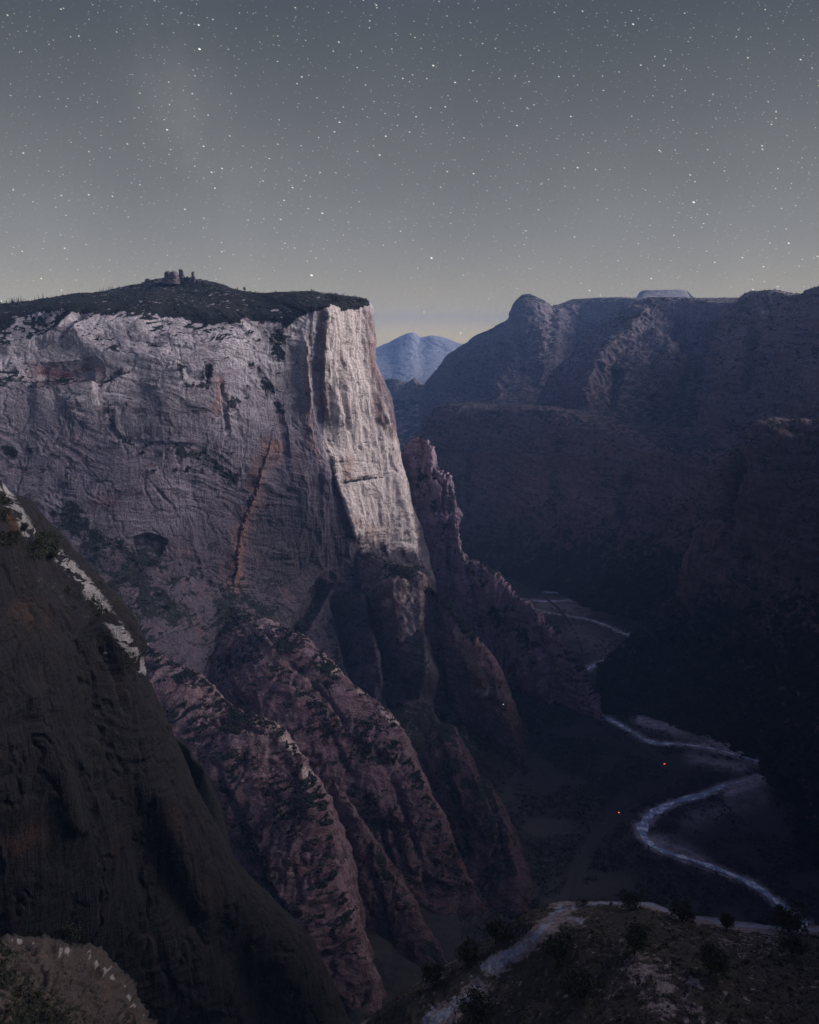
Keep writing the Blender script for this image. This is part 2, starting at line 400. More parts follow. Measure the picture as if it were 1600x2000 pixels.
def main_paint(pt, px, py, W, N, vn):
    # orange lichen / rust streaks
    o = .62 * blob(px, py, [(525,870),(503,930),(490,990),(470,1060),(460,1140)], 15) * sstep(-.8, .2, vn)
    o += .5 * blob(px, py, [(430,740),(428,770),(425,800)], 10) + .55 * blob(px, py, [(545,870),(540,900)], 10)
    o += .35 * blob(px, py, [(600,650),(602,760),(608,850),(625,900)], 6) + .5 * blob(px, py, [(682,900),(682,935)], 11)
    o += .35 * blob(px, py, [(720,620),(725,690),(735,740)], 10) + .3 * blob(px, py, [(700,1020),(740,1045)], 14)
    o += .35 * blob(px, py, [(635,770),(637,820)], 6)
    o += .35 * sstep(.0, .6, vn) * blob(px, py, [(210,980),(280,960)], 25)
    pt[..., 0] = o
    r = 1.0 * blob(px, py, [(70,725),(120,735),(190,728)], 17) * sstep(-.7, .4, vn) + .5 * blob(px, py, [(95,692)], 14)
    r += .7 * blob(px, py, [(190,985),(265,965)], 13) * sstep(-.6, .3, vn) + .6 * blob(px, py, [(435,1180)], 10)
    r += .5 * blob(px, py, [(735,770),(742,830)], 10) + .4 * blob(px, py, [(640,760),(640,790)], 6) + .5 * blob(px, py, [(210,920)], 14)
    r += .5 * blob(px, py, [(722,610),(735,720),(763,800),(785,900)], 13) * sstep(-.5, .2, vn)
    pt[..., 1] = r
    pt[..., 2] = .65 * blob(px, py, [(630,610),(627,720),(632,800)], 8) + .45 * blob(px, py, [(640,800),(648,860)], 9) * sstep(-.3, .4, vn) + .35 * sstep(.1, .5, vn) * blob(px, py, [(735,720),(750,800),(770,900)], 12)
    pt[..., 2] = np.maximum(pt[..., 2], .85 * blob(px, py, [(748,715),(776,780),(796,880),(818,1000),(832,1080)], 9) * sstep(-.6, 0, vn))
    pt[..., 2] = np.maximum(pt[..., 2], .5 * blob(px, py, [(480,1020),(530,1080),(600,1110),(600,1020)], 45) * sstep(-.6, .3, vn))
    hill = sstep(1500, 1530, W[..., 1]) * sstep(.3, .7, N[..., 2])
    v = pt[..., 3]
    rim = np.interp(px, [-500,0,60,160,250,330,420,480,560,600,640,720], [640,628,606,606,604,622,634,622,640,606,600,604])
    top = (py < rim + 10 * vn) & (px < 722)
    v = np.where(top, np.clip(.86 + .45 * vn + .3 * np.exp(-((py - rim) / 14) ** 2), 0, 1), v)
    v = np.maximum(v, .8 * blob(px, py, [(480,610),(540,640),(550,690)], 22) * sstep(-.4, .2, vn))
    v = np.maximum(v, .72 * blob(px, py, [(285,880),(360,885),(430,920),(460,930)], 24) * sstep(-.5, .3, vn))
    v = np.maximum(v, .9 * blob(px, py, [(214,790),(222,850),(260,868)], 6) * .8 * sstep(-.5, .3, vn))
    v = np.maximum(v, .9 * blob(px, py, [(352,715),(370,750),(405,750),(405,715)], 11) * sstep(-.4, .3, vn))
    v = np.maximum(v, .8 * blob(px, py, [(500,725),(530,765),(550,800)], 14) * sstep(-.4, .2, vn))
    v = np.maximum(v, .8 * blob(px, py, [(455,790),(475,770)], 14) * sstep(-.4, .2, vn))
    v = np.maximum(v, .75 * blob(px, py, [(100,960),(180,1060),(300,1110),(420,1150)], 40) * sstep(-.5, .3, vn))
    v = np.maximum(v, .8 * blob(px, py, [(0,880),(110,890),(130,930)], 14) * sstep(-.3, .2, vn))
    v = np.maximum(v, .85 * blob(px, py, [(200,1140),(330,1180),(450,1180),(560,1240)], 42) * sstep(-.5, .3, vn))
    v = np.maximum(v, .8 * blob(px, py, [(830,1150),(880,1190),(900,1240)], 20) * sstep(-.5, .3, vn))
    pt[..., 3] = v
patch("cliff", "main", main_rows, 860, 900, M_main, main_feats, main_paint, palef=lambda px, py, W, N, vn: .9 * sstep(-9, 9, px - np.interp(py, [590, 800, 870, 930, 1000, 1062, 1120], [634, 634, 630, 654, 676, 694, 720])) * sstep(1112, 1000, py - .25 * (px - 700) + 45 * vn) * sstep(-1.2, -.2, vn + .6) * (1 - .6 * sstep(0, 1, np.clip((px - np.interp(py, [600, 720, 860, 1100], [700, 716, 772, 818])) / 14, 0, 1))), veg=(.66, .9), seed=3, flute=.6, strata=1.7, fine=.35, crack=.45, big=1.3, dip=(.3, -.1), smask=lambda W: 1 - .75 * sstep(570, 640, proj(W)[0]), fmask=lambda W: .22 + .78 * sstep(560, 640, proj(W)[0] + 0 * W[..., 0]) )  # palef lightens the face right of the corner, standing in for sunlight

# ================================================================== ridges
def ridge(name, key, crest, near, far, nu, nv, mat, feats=(), paintf=None, taper=None, **kw):
    c = np.array([P(a, b_, y * K) for a, b_, y in crest])
    t = np.gradient(c, axis=0); t[:, 2] = 0; t /= np.linalg.norm(t, axis=1, keepdims=True)
    for _ in range(2):
        t[1:-1] = (t[:-2] + 2 * t[1:-1] + t[2:]) / 4; t /= np.linalg.norm(t, axis=1, keepdims=True)
    nr = np.stack([t[:, 1], -t[:, 0], 0 * t[:, 0]], -1)      # right of travel
    tp = np.ones((len(c), 1))
    if taper: tp[:len(taper), 0] = taper
    rows = []
    for d, h in reversed(far): rows.append(c - nr * d * tp + np.array([0, 0, h]))
    rows.append(c)
    for d, h in near: rows.append(c + nr * d * tp + np.array([0, 0, h]))
    return patch(name, key, np.array(rows), nu, nv, mat, feats, paintf, world=True, **kw)

# second slab (upper), first slab (lower), right buttress, pinnacle spur
def scrubby(amt, pts, wd):
    def f(pt, px, py, W, N, vn):
        v = pt[..., 3]
        for p in pts: v = np.maximum(v, amt * blob(px, py, p, wd) * sstep(-.45, .25, vn))
        pt[..., 3] = v
    return f
ridge("cliff", "slab2", [(330,1120,1330),(430,1180,1230),(560,1228,1130),(632,1280,1080),(690,1338,1040),(770,1408,1000),(800,1478,960),(830,1530,930),(852,1582,900),(892,1680,860),(945,1785,835),(960,1830,825)],
      [(18,-3),(55,-16),(110,-52),(170,-135),(220,-290)], [(8,-12),(22,-60),(45,-170),(60,-300)], 420, 300, M_low,
      [('crack', 6, 8, [(640,1420),(690,1520),(740,1600),(770,1720)]), ('crack', 7, 8, [(720,1440),(770,1530),(810,1640),(840,1760)]),
       ('bump', 5, 14, [(670,1560),(720,1640),(760,1750)]), ('crack', 6, 6, [(560,1290),(620,1340),(680,1420)]), ('crack', 9, 8, [(640,1600),(800,1610)]),
       ('crack', 7, 8, [(750,1570),(790,1680),(800,1790)]), ('crack', 6, 8, [(690,1590),(710,1700),(730,1800)])],
      scrubby(.5, [[(520,1240),(600,1300)],[(560,1400),(700,1450),(790,1520)],[(700,1560),(780,1600)]], 30), palef=lambda px, py, W, N, vn: .8 * sstep(-.5, .2, vn) * blob(px, py, [(630,1285),(690,1342),(735,1380),(775,1415)], 9), taper=[.1,.55,.9], veg=(0.8, 1), seed=21, big=.45, fine=.6, crack=.8, strata=2.4, dip=(.45, -.2))  # pale crest stands in for light along the slab's edge
ridge("cliff", "slab1", [(210,1180,1150),(300,1268,1010),(390,1320,960),(470,1388,910),(522,1404,885),(576,1468,845),(628,1538,805),(645,1615,765),(662,1710,730),(692,1830,690),(730,1960,660),(760,2040,640)],
      [(16,-2),(44,-11),(84,-40),(122,-120),(160,-290)], [(7,-10),(20,-50),(38,-150),(55,-280)], 420, 300, M_low,
      [('crack', 10, 8, [(420,1480),(470,1600),(520,1720),(600,1850)]), ('crack', 6, 6, [(420,1400),(520,1430)]), ('bump', 6, 16, [(540,1420),(590,1520),(610,1600)])],
      scrubby(.45, [[(300,1290),(400,1400)],[(400,1440),(520,1500)],[(480,1650),(600,1800)]], 30), palef=lambda px, py, W, N, vn: .6 * sstep(-.4, .3, vn) * blob(px, py, [(510,1405),(560,1455),(605,1515)], 30), taper=[.1,.6,.95], veg=(0.82, 1.02), seed=33, big=.4, fine=.6, crack=.8, strata=2.8, dip=(-.35, .25))  # pale patch puts the light on this crest into its colour
ridge("cliff", "slab3", [(770,1330,1330),(815,1372,1240),(872,1435,1130),(925,1505,1040),(967,1585,965),(996,1660,905),(1008,1725,862),(1012,1790,830)],
      [(12,-4),(40,-22),(80,-70),(130,-170)], [(10,-6),(26,-40),(50,-110),(80,-200)], 260, 200, M_low,
      [('crack', 10, 8, [(860,1460),(890,1560),(920,1680)]), ('crack', 10, 9, [(930,1500),(965,1590),(995,1700)])],
      scrubby(.6, [[(830,1400),(900,1520)],[(930,1600),(970,1720)]], 18), taper=[.2,.6,.9], veg=(0.8, 1), seed=47, big=.5, fine=.7)
ridge("cliff", "slab4", [(650,1520,900),(700,1600,835),(745,1670,805),(790,1745,780),(830,1815,755),(868,1880,735),(900,1945,712)],
      [(10,-5),(30,-28),(55,-85),(85,-170)], [(8,-8),(20,-40),(42,-110),(70,-200)], 240, 180, M_low,
      [('crack', 10, 8, [(720,1680),(750,1780),(770,1900)])], scrubby(.7, [[(720,1640),(800,1780),(860,1880)]], 22), taper=[.2,.7], veg=(0.8, 1), seed=49, big=.5, fine=.7)
ridge("cliff", "buttress", [(672,1040,1420),(700,1068,1385),(760,1103,1345),(850,1152,1305),(902,1212,1275),(958,1290,1245),(985,1372,1215),(1004,1450,1175),(1032,1525,1130),(1050,1575,1100)],
      [(8,-8),(22,-40),(40,-100),(62,-190),(85,-300)], [(12,-12),(35,-50),(70,-130),(110,-260)], 320, 240, M_low,
      [('crack', 10, 8, [(930,1330),(945,1400),(960,1480)]), ('crack', 8, 7, [(880,1230),(905,1300),(915,1370)]),
 ('cone', 34, 52, [(776,1112),(792,1200),(806,1290),(812,1390)]), ('cone', 20, 26, [(692,1140),(702,1220),(722,1300),(745,1370)]), ('crack', 20, 13, [(738,1120),(745,1200),(738,1270),(772,1390)]),
 ('crack', 24, 17, [(838,1150),(852,1240),(862,1330),(885,1430)]), ('crack', 16, 13, [(662,1150),(676,1250),(700,1340),(740,1420)]), ('crack', 6, 5, [(772,1160),(776,1250),(790,1350)])],
      lambda pt, px, py, W, N, vn: (pt.__setitem__((Ellipsis, 0), .55 * blob(px, py, [(900,1250),(925,1290),(940,1330)], 16)), scrubby(.8, [[(740,1090),(850,1160)],[(880,1180),(920,1240)]], 16)(pt, px, py, W, N, vn)), palef=lambda px, py, W, N, vn: .9 * sstep(-.5, .2, vn) * (blob(px, py, [(895,1235),(925,1290),(945,1345)], 19) + .85 * blob(px, py, [(770,1130),(795,1220),(812,1350)], 44) + .5 * blob(px, py, [(692,1150),(705,1230),(735,1340)], 22)), taper=[.15,.5,.85], veg=(0.74, 0.95), seed=41, big=.5, dip=(.1,.05), strata=1.5)  # pale facets and cones: light put into the rock colour
ridge("cliff", "spur", [(780,930,1590),(800,885,1570),(820,853,1560),(836,872,1556),(848,912,1552),(866,918,1548),(880,935,1542),(893,1000,1530),(905,1078,1510),(955,1112,1485),(1000,1158,1465),(1050,1198,1435),(1092,1258,1405),(1130,1308,1375),(1168,1384,1335),(1185,1420,1315)],
      [(6,-18),(16,-90),(34,-190),(70,-300),(120,-420)], [(7,-20),(18,-90),(34,-190),(60,-300),(90,-420)], 420, 320, M_spur,
      [('crack', 12, 7, [(852,905),(865,1000),(880,1120),(900,1230)]), ('crack', 14, 9, [(912,1070),(925,1160),(950,1280),(985,1400)]),
       ('bump', 10, 10, [(985,1200),(1010,1290),(1040,1380)]), ('crack', 12, 9, [(1010,1200),(1040,1300),(1070,1420)]),
       ('crack', 12, 9, [(1065,1250),(1090,1330),(1110,1400)]), ('bump', 8, 9, [(1050,1210),(1060,1290),(1070,1360)]), ('crack', 10, 8, [(960,1150),(990,1260),(1010,1350)])],
      lambda pt, px, py, W, N, vn: (pt.__setitem__((Ellipsis, 0), .4 * blob(px, py, [(820,870),(830,905)], 14) * sstep(-.3, .3, vn)), scrubby(.8, [[(815,930),(840,1000)],[(930,1120),(980,1230)],[(1000,1190),(1060,1290)]], 20)(pt, px, py, W, N, vn)), veg=(.6, .85), seed=53, big=.55, flute=2.2, fine=1.6, crack=1.6, minw=10)

# ================================================================== foreground dome
dome_rows = [   # rows run top -> bottom, columns left -> silhouette -> behind
 [(-500,700,270),(-200,760,320),(-60,850,380),(-30,895,430),(-28,900,520),(-60,900,800)],
 [(-500,900,250),(-200,910,300),(-60,930,370),(4,952,440),(2,960,540),(-30,960,800)],
 [(-500,1060,240),(-200,1060,290),(20,1040,370),(62,1032,440),(60,1040,540),(20,1040,800)],
 [(-500,1200,235),(-200,1200,285),(60,1150,370),(140,1108,440),(140,1120,540),(90,1120,800)],
 [(-500,1330,230),(-150,1330,285),(130,1260,375),(228,1212,440),(226,1225,540),(160,1220,800)],
 [(-500,1450,230),(-150,1440,285),(160,1370,370),(276,1312,440),(272,1325,540),(210,1320,800)],
 [(-500,1560,230),(-150,1550,285),(210,1500,370),(345,1452,445),(340,1465,540),(280,1460,800)],
 [(-500,1680,232),(-150,1660,290),(250,1620,375),(400,1565,450),(392,1580,540),(330,1560,800)],
 [(-500,1800,238),(-100,1780,300),(320,1740,390),(470,1682,458),(460,1700,540),(400,1680,800)],
 [(-500,1950,245),(-60,1920,315),(440,1880,410),(602,1832,470),(590,1850,550),(520,1830,800)],
 [(-500,2150,255),(0,2120,335),(540,2060,430),(665,1960,480),(655,1980,560),(600,1960,800)],
 [(-500,2500,270),(100,2400,350),(640,2300,450),(760,2150,500),(750,2160,580),(700,2150,800)],
]
def dome_paint(pt, px, py, W, N, vn):
    strip = blob(px, py, [(0,990),(60,1060),(120,1120),(190,1200),(245,1290)], 26)
    pt[..., 3] = np.maximum(pt[..., 3] * .5, .9 * strip * sstep(-.2, .35, vn))
    pt[..., 3] = np.maximum(pt[..., 3], .95 * blob(px, py, [(10,1060),(70,1075),(100,1060)], 24) * sstep(-.5, .2, vn))
    pt[..., 0] = .5 * sstep(.05, .5, vn) * blob(px, py, [(20,1150),(60,1190)], 40) + .6 * blob(px, py, [(18,1010),(30,1030)], 9) + .22 * blob(px, py, [(340,1600),(385,1680),(400,1740)], 26) * sstep(-.3, .4, vn) + .4 * blob(px, py, [(30,1650),(70,1630)], 24)
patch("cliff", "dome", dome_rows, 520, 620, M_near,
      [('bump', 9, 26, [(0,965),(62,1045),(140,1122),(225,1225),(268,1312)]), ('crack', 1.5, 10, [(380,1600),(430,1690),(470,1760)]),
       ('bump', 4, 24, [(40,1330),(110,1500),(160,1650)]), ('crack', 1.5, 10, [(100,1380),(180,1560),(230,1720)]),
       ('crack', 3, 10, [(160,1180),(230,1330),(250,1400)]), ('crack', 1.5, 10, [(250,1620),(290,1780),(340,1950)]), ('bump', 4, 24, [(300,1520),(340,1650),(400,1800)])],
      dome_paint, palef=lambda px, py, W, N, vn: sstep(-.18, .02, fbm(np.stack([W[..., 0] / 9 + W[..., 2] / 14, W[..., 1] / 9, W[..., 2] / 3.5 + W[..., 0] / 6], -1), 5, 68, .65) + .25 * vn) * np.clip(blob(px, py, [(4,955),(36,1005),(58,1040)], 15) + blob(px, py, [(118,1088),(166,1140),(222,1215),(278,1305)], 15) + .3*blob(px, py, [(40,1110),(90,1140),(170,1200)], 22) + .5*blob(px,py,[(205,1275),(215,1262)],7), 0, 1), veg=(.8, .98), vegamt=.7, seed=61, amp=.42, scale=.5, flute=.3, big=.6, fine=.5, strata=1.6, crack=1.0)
# small side fin behind the dome
ridge("cliff", "fin", [(325,1430,560),(345,1440,555),(368,1458,550),(380,1480,545),(398,1500,540),(399,1530,535),(396,1580,530)],
      [(5,-6),(14,-30),(25,-90)], [(5,-8),(12,-40),(20,-100)], 60, 60, M_near, seed=64, amp=.25, scale=.4)

# ================================================================== near outcrops under the viewpoint
out_rows = [
 [(640,2060,330),(740,1990,330),(860,1930,335),(990,1860,335),(1060,1800,335),(1150,1790,335),(1270,1790,335),(1350,1810,335),(1450,1825,335),(1600,1840,335),(1800,1840,335),(2100,1840,330)],
 [(650,2050,250),(750,1975,250),(870,1905,252),(1000,1838,254),(1055,1783,255),(1110,1764,256),(1260,1759,256),(1345,1786,254),(1450,1800,252),(1600,1814,250),(1800,1790,250),(2100,1700,245)],
 [(660,2090,222),(760,2020,224),(890,1950,226),(1010,1880,228),(1080,1815,230),(1160,1790,232),(1280,1785,232),(1370,1812,230),(1470,1826,228),(1620,1838,225),(1850,1820,222),(2150,1760,215)],
 [(700,2140,200),(820,2080,204),(950,2010,206),(1060,1940,208),(1140,1870,212),(1210,1840,214),(1320,1835,214),(1410,1860,212),(1510,1870,210),(1660,1880,206),(1900,1880,200),(2200,1850,190)],
 [(780,2300,175),(900,2200,180),(1020,2110,182),(1130,2040,184),(1210,1970,190),(1280,1930,192),(1380,1925,192),(1470,1945,190),(1570,1955,188),(1720,1970,182),(1950,1970,175),(2300,1960,160)],
 [(850,2600,140),(980,2500,145),(1100,2400,150),(1200,2300,150),(1290,2220,155),(1360,2160,158),(1460,2140,158),(1550,2150,156),(1650,2160,152),(1800,2180,145),(2050,2200,135),(2400,2200,120)],
]
def out_paint(pt, px, py, W, N, vn):
    pale = blob(px, py, [(1095,1772),(1075,1800),(1040,1835),(1010,1860),(960,1890)], 15) + blob(px, py, [(930,1935),(895,1965),(840,2000)], 17)
    pale += blob(px, py, [(1100,1778),(1180,1766),(1260,1764),(1335,1785),(1420,1806),(1500,1812),(1600,1818)], 8) + blob(px, py, [(1110,1795),(1130,1805)], 10)
    pale = np.clip(pale, 0, 1) * sstep(-.75, -.1, vn)
    pt[..., 3] = np.clip(.8 - pale * 1.3 - .6 * sstep(-.1, .5, vn) * sstep(1770, 1850, py), 0, 1)
def out_pale(px, py, W, N, vn):
    a = fbm(sc(W, 7, 7, 2.5), 5, 66, .65)
    p = blob(px, py, [(1095,1774),(1070,1800),(1045,1828),(1010,1858),(962,1888)], 9) + blob(px, py, [(930,1935),(895,1965),(840,2000)], 10) + .6 * blob(px, py, [(980,1860),(900,1920),(830,1975)], 20)
    p += blob(px, py, [(1100,1774),(1180,1765),(1260,1763),(1335,1784),(1420,1804),(1500,1810),(1600,1817)], 5) + .8 * blob(px, py, [(1112,1790),(1135,1800)], 9) + .5 * blob(px, py, [(1160,1790),(1250,1800),(1330,1800)], 16)
    return sstep(.34, .52, p * (.75 + 1.2 * a))
patch("hill", "outcrop", out_rows, 620, 330, M_out, [('bump', 3, 20, [(760,1990),(900,1910),(1000,1850),(1070,1785)])], out_paint, palef=out_pale, seed=71, amp=.16, scale=.25, strata=1.4)
outl_rows = [
 [(-500,1700,290),(-150,1790,300),(0,1845,300),(80,1850,300),(140,1855,300),(190,1880,300),(240,1930,300),(290,2010,300),(340,2100,300)],
 [(-500,1690,200),(-150,1780,205),(0,1836,208),(80,1838,210),(135,1842,212),(190,1868,214),(235,1912,215),(285,1985,216),(330,2080,217)],
 [(-500,1760,175),(-150,1830,180),(0,1880,184),(70,1890,187),(120,1895,190),(165,1920,193),(205,1970,195),(250,2040,197),(300,2120,198)],
 [(-500,1900,145),(-150,1950,150),(-20,1970,155),(50,1980,160),(100,1990,164),(140,2010,168),(180,2060,170),(220,2120,172),(270,2220,174)],
 [(-500,2300,110),(-150,2300,115),(-20,2300,120),(50,2300,125),(100,2300,128),(140,2300,130),(180,2320,132),(220,2360,134),(270,2420,136)],
]
def outl_paint(pt, px, py, W, N, vn):
    pale = blob(px, py, [(20,1838),(90,1845),(180,1862),(225,1910),(280,1985)], 8) + .5 * blob(px, py, [(170,1900),(210,1970)], 30)
    pt[..., 3] = np.clip(.45 + .8 * vn - pale * sstep(-.6, 0, vn), 0, 1)
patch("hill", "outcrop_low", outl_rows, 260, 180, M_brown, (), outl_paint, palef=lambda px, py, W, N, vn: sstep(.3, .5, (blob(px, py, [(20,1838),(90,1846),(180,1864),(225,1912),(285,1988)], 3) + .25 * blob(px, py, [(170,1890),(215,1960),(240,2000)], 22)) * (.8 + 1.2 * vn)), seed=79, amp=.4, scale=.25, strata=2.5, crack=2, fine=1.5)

# ================================================================== valley floor
gx = np.linspace(-500, 1500, 520); gy = 560 * (4300 / 560.) ** np.linspace(0, 1, 620)
X, Yg = np.meshgrid(gx * 1.0, gy)
X = X * (1 + (Yg - 560) / 5200)
RIV = [(1600,1830),(1540,1782),(1512,1757),(1460,1722),(1400,1697),(1340,1676),(1290,1660),(1266,1645),(1255,1622),(1262,1600),(1290,1580),(1330,1563),(1370,1553),(1420,1533),(1475,1519),(1512,1511),(1503,1499),(1440,1475),(1390,1462),(1330,1454),(1275,1450),(1232,1428),(1200,1410),(1172,1397),(1130,1375)]
RIV2 = [(1120,1330),(1146,1309),(1165,1297),(1200,1282),(1236,1262),(1240,1245),(1205,1232),(1185,1222),(1140,1208),(1090,1200),(1050,1192),(1010,1180)]
RIV3 = [(1020,1170),(1060,1174),(1110,1172),(1160,1168),(1120,1160),(1060,1156)]
def smooth_path(pts, n):
    p = np.array([G(a, b_) for a, b_ in pts]); t = np.r_[0, np.cumsum(np.linalg.norm(np.diff(p, axis=0), axis=1))]
    x = np.linspace(0, t[-1], n)
    m = np.gradient(p, t, axis=0)
    k = np.clip(np.searchsorted(t, x, side='right') - 1, 0, len(t) - 2); h = (t[k + 1] - t[k])[:, None]; s = ((x - t[k]) / (t[k + 1] - t[k]))[:, None]
    return p[k] * (1 + 2 * s) * (1 - s) ** 2 + h * m[k] * s * (1 - s) ** 2 + p[k + 1] * s * s * (3 - 2 * s) + h * m[k + 1] * s * s * (s - 1)
rpaths = [smooth_path(RIV, 420), smooth_path(RIV2, 200), smooth_path(RIV3, 120)]
road = smooth_path([(1180,1900),(1120,1800),(1130,1700),(1180,1620),(1210,1588),(1250,1560),(1296,1535),(1314,1508),(1292,1490),(1250,1462),(1205,1428),(1180,1408)], 300)
road_far = smooth_path([(930,1090),(960,1115),(985,1134),(1030,1150),(1080,1180),(1120,1230),(1140,1280)], 120)
Wg = np.stack([X, Yg, np.zeros_like(X)], -1)
base = 3.0 * fbm(sc(Wg, 130, 130, 100), 4, 5) + 1.4 * fbm(sc(Wg, 22, 22, 100), 4, 15, .6) + 2.0
dr = np.full(X.shape, 1e9); dro = np.full(X.shape, 1e9)
def dmin(path, acc):
    for a in range(0, len(path), 4):
        acc = np.minimum(acc, np.hypot(X - path[a, 0], Yg - path[a, 1]))
    return acc
for p in rpaths: dr = dmin(p, dr)
for p in (road, road_far): dro = dmin(p, dro)
near_r = sstep(6, 34, dr)
zg = base * near_r - 1.2 * (1 - sstep(5, 14, dr))
zg = np.where(dro < 16, zg * sstep(4, 16, dro) + .6 * (1 - sstep(4, 16, dro)), zg)
apr = sstep(0, 1, (np.interp(Yg, [600, 800, 900, 1000, 1150, 1300], [150, 130, 120, 130, 170, 250]) - X) / 220) * sstep(1750, 1450, Yg)
zg += (42 + 14 * fbm(sc(Wg, 40, 40, 40), 4, 25, .6)) * apr * sstep(10, 70, dr) * sstep(8, 40, dro)   # left bank apron
Wg[..., 2] = zg
pg = np.zeros(X.shape + (4,))
gpx, gpy, gd = proj(Wg)
gvn = fbm(sc(Wg, 60, 60, 60), 5, 99, .6)
bar = np.clip(blob(gpx, gpy, [(1250,1405),(1350,1432),(1440,1460),(1490,1485)], 17) + blob(gpx, gpy, [(1280,1640),(1320,1650),(1380,1690)], 14) + blob(gpx, gpy, [(1420,1550),(1500,1522)], 9)
              + .8 * blob(gpx, gpy, [(1350,1480),(1450,1500)], 14) + .6 * blob(gpx, gpy, [(1350,1600),(1480,1560)], 22) + .7 * blob(gpx, gpy, [(1060,1180),(1140,1190)], 14) + .6 * blob(gpx, gpy, [(1130,1240),(1180,1270)], 34), 0, 1)
pg[..., 0] = np.maximum(bar * sstep(-.7, .2, gvn), .9 * sstep(15, 7, dr + 9 * fbm(sc(Wg, 15, 15, 15), 3, 44)))
pg[..., 3] = np.maximum(sstep(-.2, .3, gvn + .15), sstep(.02, .3, apr)) * (1 - bar)
pg[..., 2] = sstep(.0, .5, apr)
pg[..., 3] *= sstep(6, 14, dro) * sstep(7, 13, dr)
def ground_mat():
    m, nt = new_mat("valley_floor"); b = NB(nt)
    out = b.n('ShaderNodeOutputMaterial'); bs = b.n('ShaderNodeBsdfPrincipled'); b.l(bs.outputs[0], out.inputs[0])
    bs.inputs['Roughness'].default_value = .95; bs.inputs['Specular IOR Level'].default_value = .1
    geo = b.n('ShaderNodeNewGeometry'); pos = geo.outputs['Position']
    at = b.n('ShaderNodeAttribute', attribute_name='paint'); sp = b.n('ShaderNodeSeparateColor'); b.l(at.outputs['Color'], sp.inputs[0])
    g = b.noise(b.scale(pos, (1 / 9., 1 / 9., 1 / 9.)), 1, 8, .7); g2 = b.noise(b.scale(pos, (1 / 70., 1 / 70., 1 / 70.)), 1, 6, .6)
    c = b.mix(g2, (.038, .035, .036), (.07, .065, .066))
    c = b.mix(b.math('MULTIPLY', sp.outputs[0], b.ramp(g, .25, .6)), c, (.46, .42, .45))
    c = b.mix(b.math('MULTIPLY', at.outputs['Alpha'], b.ramp(g, .42, .55)), c, (.024, .023, .022))
    c = b.mix(b.math('MULTIPLY', sp.outputs[2], b.ramp(g, .62, .42)), c, (.016, .0145, .014))
    b.l(c, bs.inputs['Base Color'])
    bp = b.n('ShaderNodeBump'); bp.inputs['Distance'].default_value = 2.0; b.l(g, bp.inputs['Height']); b.l(bp.outputs[0], bs.inputs['Normal'])
    return m
M_ground = ground_mat()
o = make_mesh("valley_floor", Wg, M_ground, pg)
PATCH['valley'] = dict(W=Wg, px=gpx, py=gpy, d=gd, N=normals(Wg), veg=pg[..., 3], o=o)
# the wide plain under everything, reaching the horizon
pl = np.stack(np.meshgrid(np.linspace(-45000, 45000, 60), np.linspace(-6000, 47000, 50)), -1)
pl = np.concatenate([pl, np.full(pl.shape[:2] + (1,), -14.0)], -1)
make_mesh("ground", pl, M_ground, np.zeros(pl.shape[:2] + (4,)))

def water_mat():
    m, nt = new_mat("silty_river"); b = NB(nt)
    out = b.n('ShaderNodeOutputMaterial'); bs = b.n('ShaderNodeBsdfPrincipled'); b.l(bs.outputs[0], out.inputs[0])
    geo = b.n('ShaderNodeNewGeometry'); pos = geo.outputs['Position']
    foam = b.noise(b.scale(pos, (1 / 14., 1 / 14., 1 / 14.)), 1, 6, .65, .6)
    c = b.mix(b.ramp(foam, .47, .58), (.27, .37, .52), (.95, .97, 1.0)); b.l(c, bs.inputs['Base Color'])
    bs.inputs['Roughness'].default_value = .28; bs.inputs['IOR'].default_value = 1.33; bs.inputs['Specular IOR Level'].default_value = 1.0
    bp = b.n('ShaderNodeBump'); bp.inputs['Distance'].default_value = .35
    w = b.noise(b.scale(pos, (1 / 3.,) * 3), 1, 5, .6); b.l(w, bp.inputs['Height']); b.l(bp.outputs[0], bs.inputs['Normal'])
    return m
M_water = water_mat()
def ribbon(name, path, width, z, mat, seg=7, **kw):
    t = np.gradient(path, axis=0); t /= np.linalg.norm(t, axis=1, keepdims=True); nr = np.stack([t[:, 1], -t[:, 0], 0 * t[:, 0]], -1)
    w = width if np.ndim(width) else np.full(len(path), width)
    rows = [path + nr * (w[:, None] * s) + np.array([0, 0, z]) for s in np.linspace(-.5, .5, seg)]
    return make_mesh(name, np.array(rows), mat, **kw)
n = len(rpaths[0]); px_, py_, _ = proj(rpaths[0])
w0 = 6.2 + 4.5 * np.array(vnoise(np.stack([np.arange(n) / 5., np.zeros(n), np.zeros(n)], -1), 14)) + 3.5 * np.array(vnoise(np.stack([np.arange(n) / 22., np.zeros(n), np.zeros(n)], -1), 4)) + 9 * np.exp(-((px_ - 1275) / 40) ** 2 - ((py_ - 1600) / 32) ** 2) + 6 * np.exp(-((px_ - 1350) / 28) ** 2 - ((py_ - 1557) / 10) ** 2) + 6 * np.exp(-((px_ - 1290) / 30) ** 2 - ((py_ - 1452) / 10) ** 2)
ribbon("river", rpaths[0], w0, .15, M_water, label="pale winding river on the canyon floor", cat="river")
x1_, y1_, _ = proj(rpaths[1])
ribbon("river", rpaths[1], 2.5 + 6 * np.exp(-((x1_ - 1165) / 22) ** 2) + 7 * np.exp(-((y1_ - 1248) / 9) ** 2), .15, M_water)
x2_, y2_, _ = proj(rpaths[2])
ribbon("river", rpaths[2], 3 + 10 * np.exp(-((x2_ - 1065) / 22) ** 2), .15, M_water)
M_road = flat_mat("worn_asphalt", (.032, .03, .03), .9)
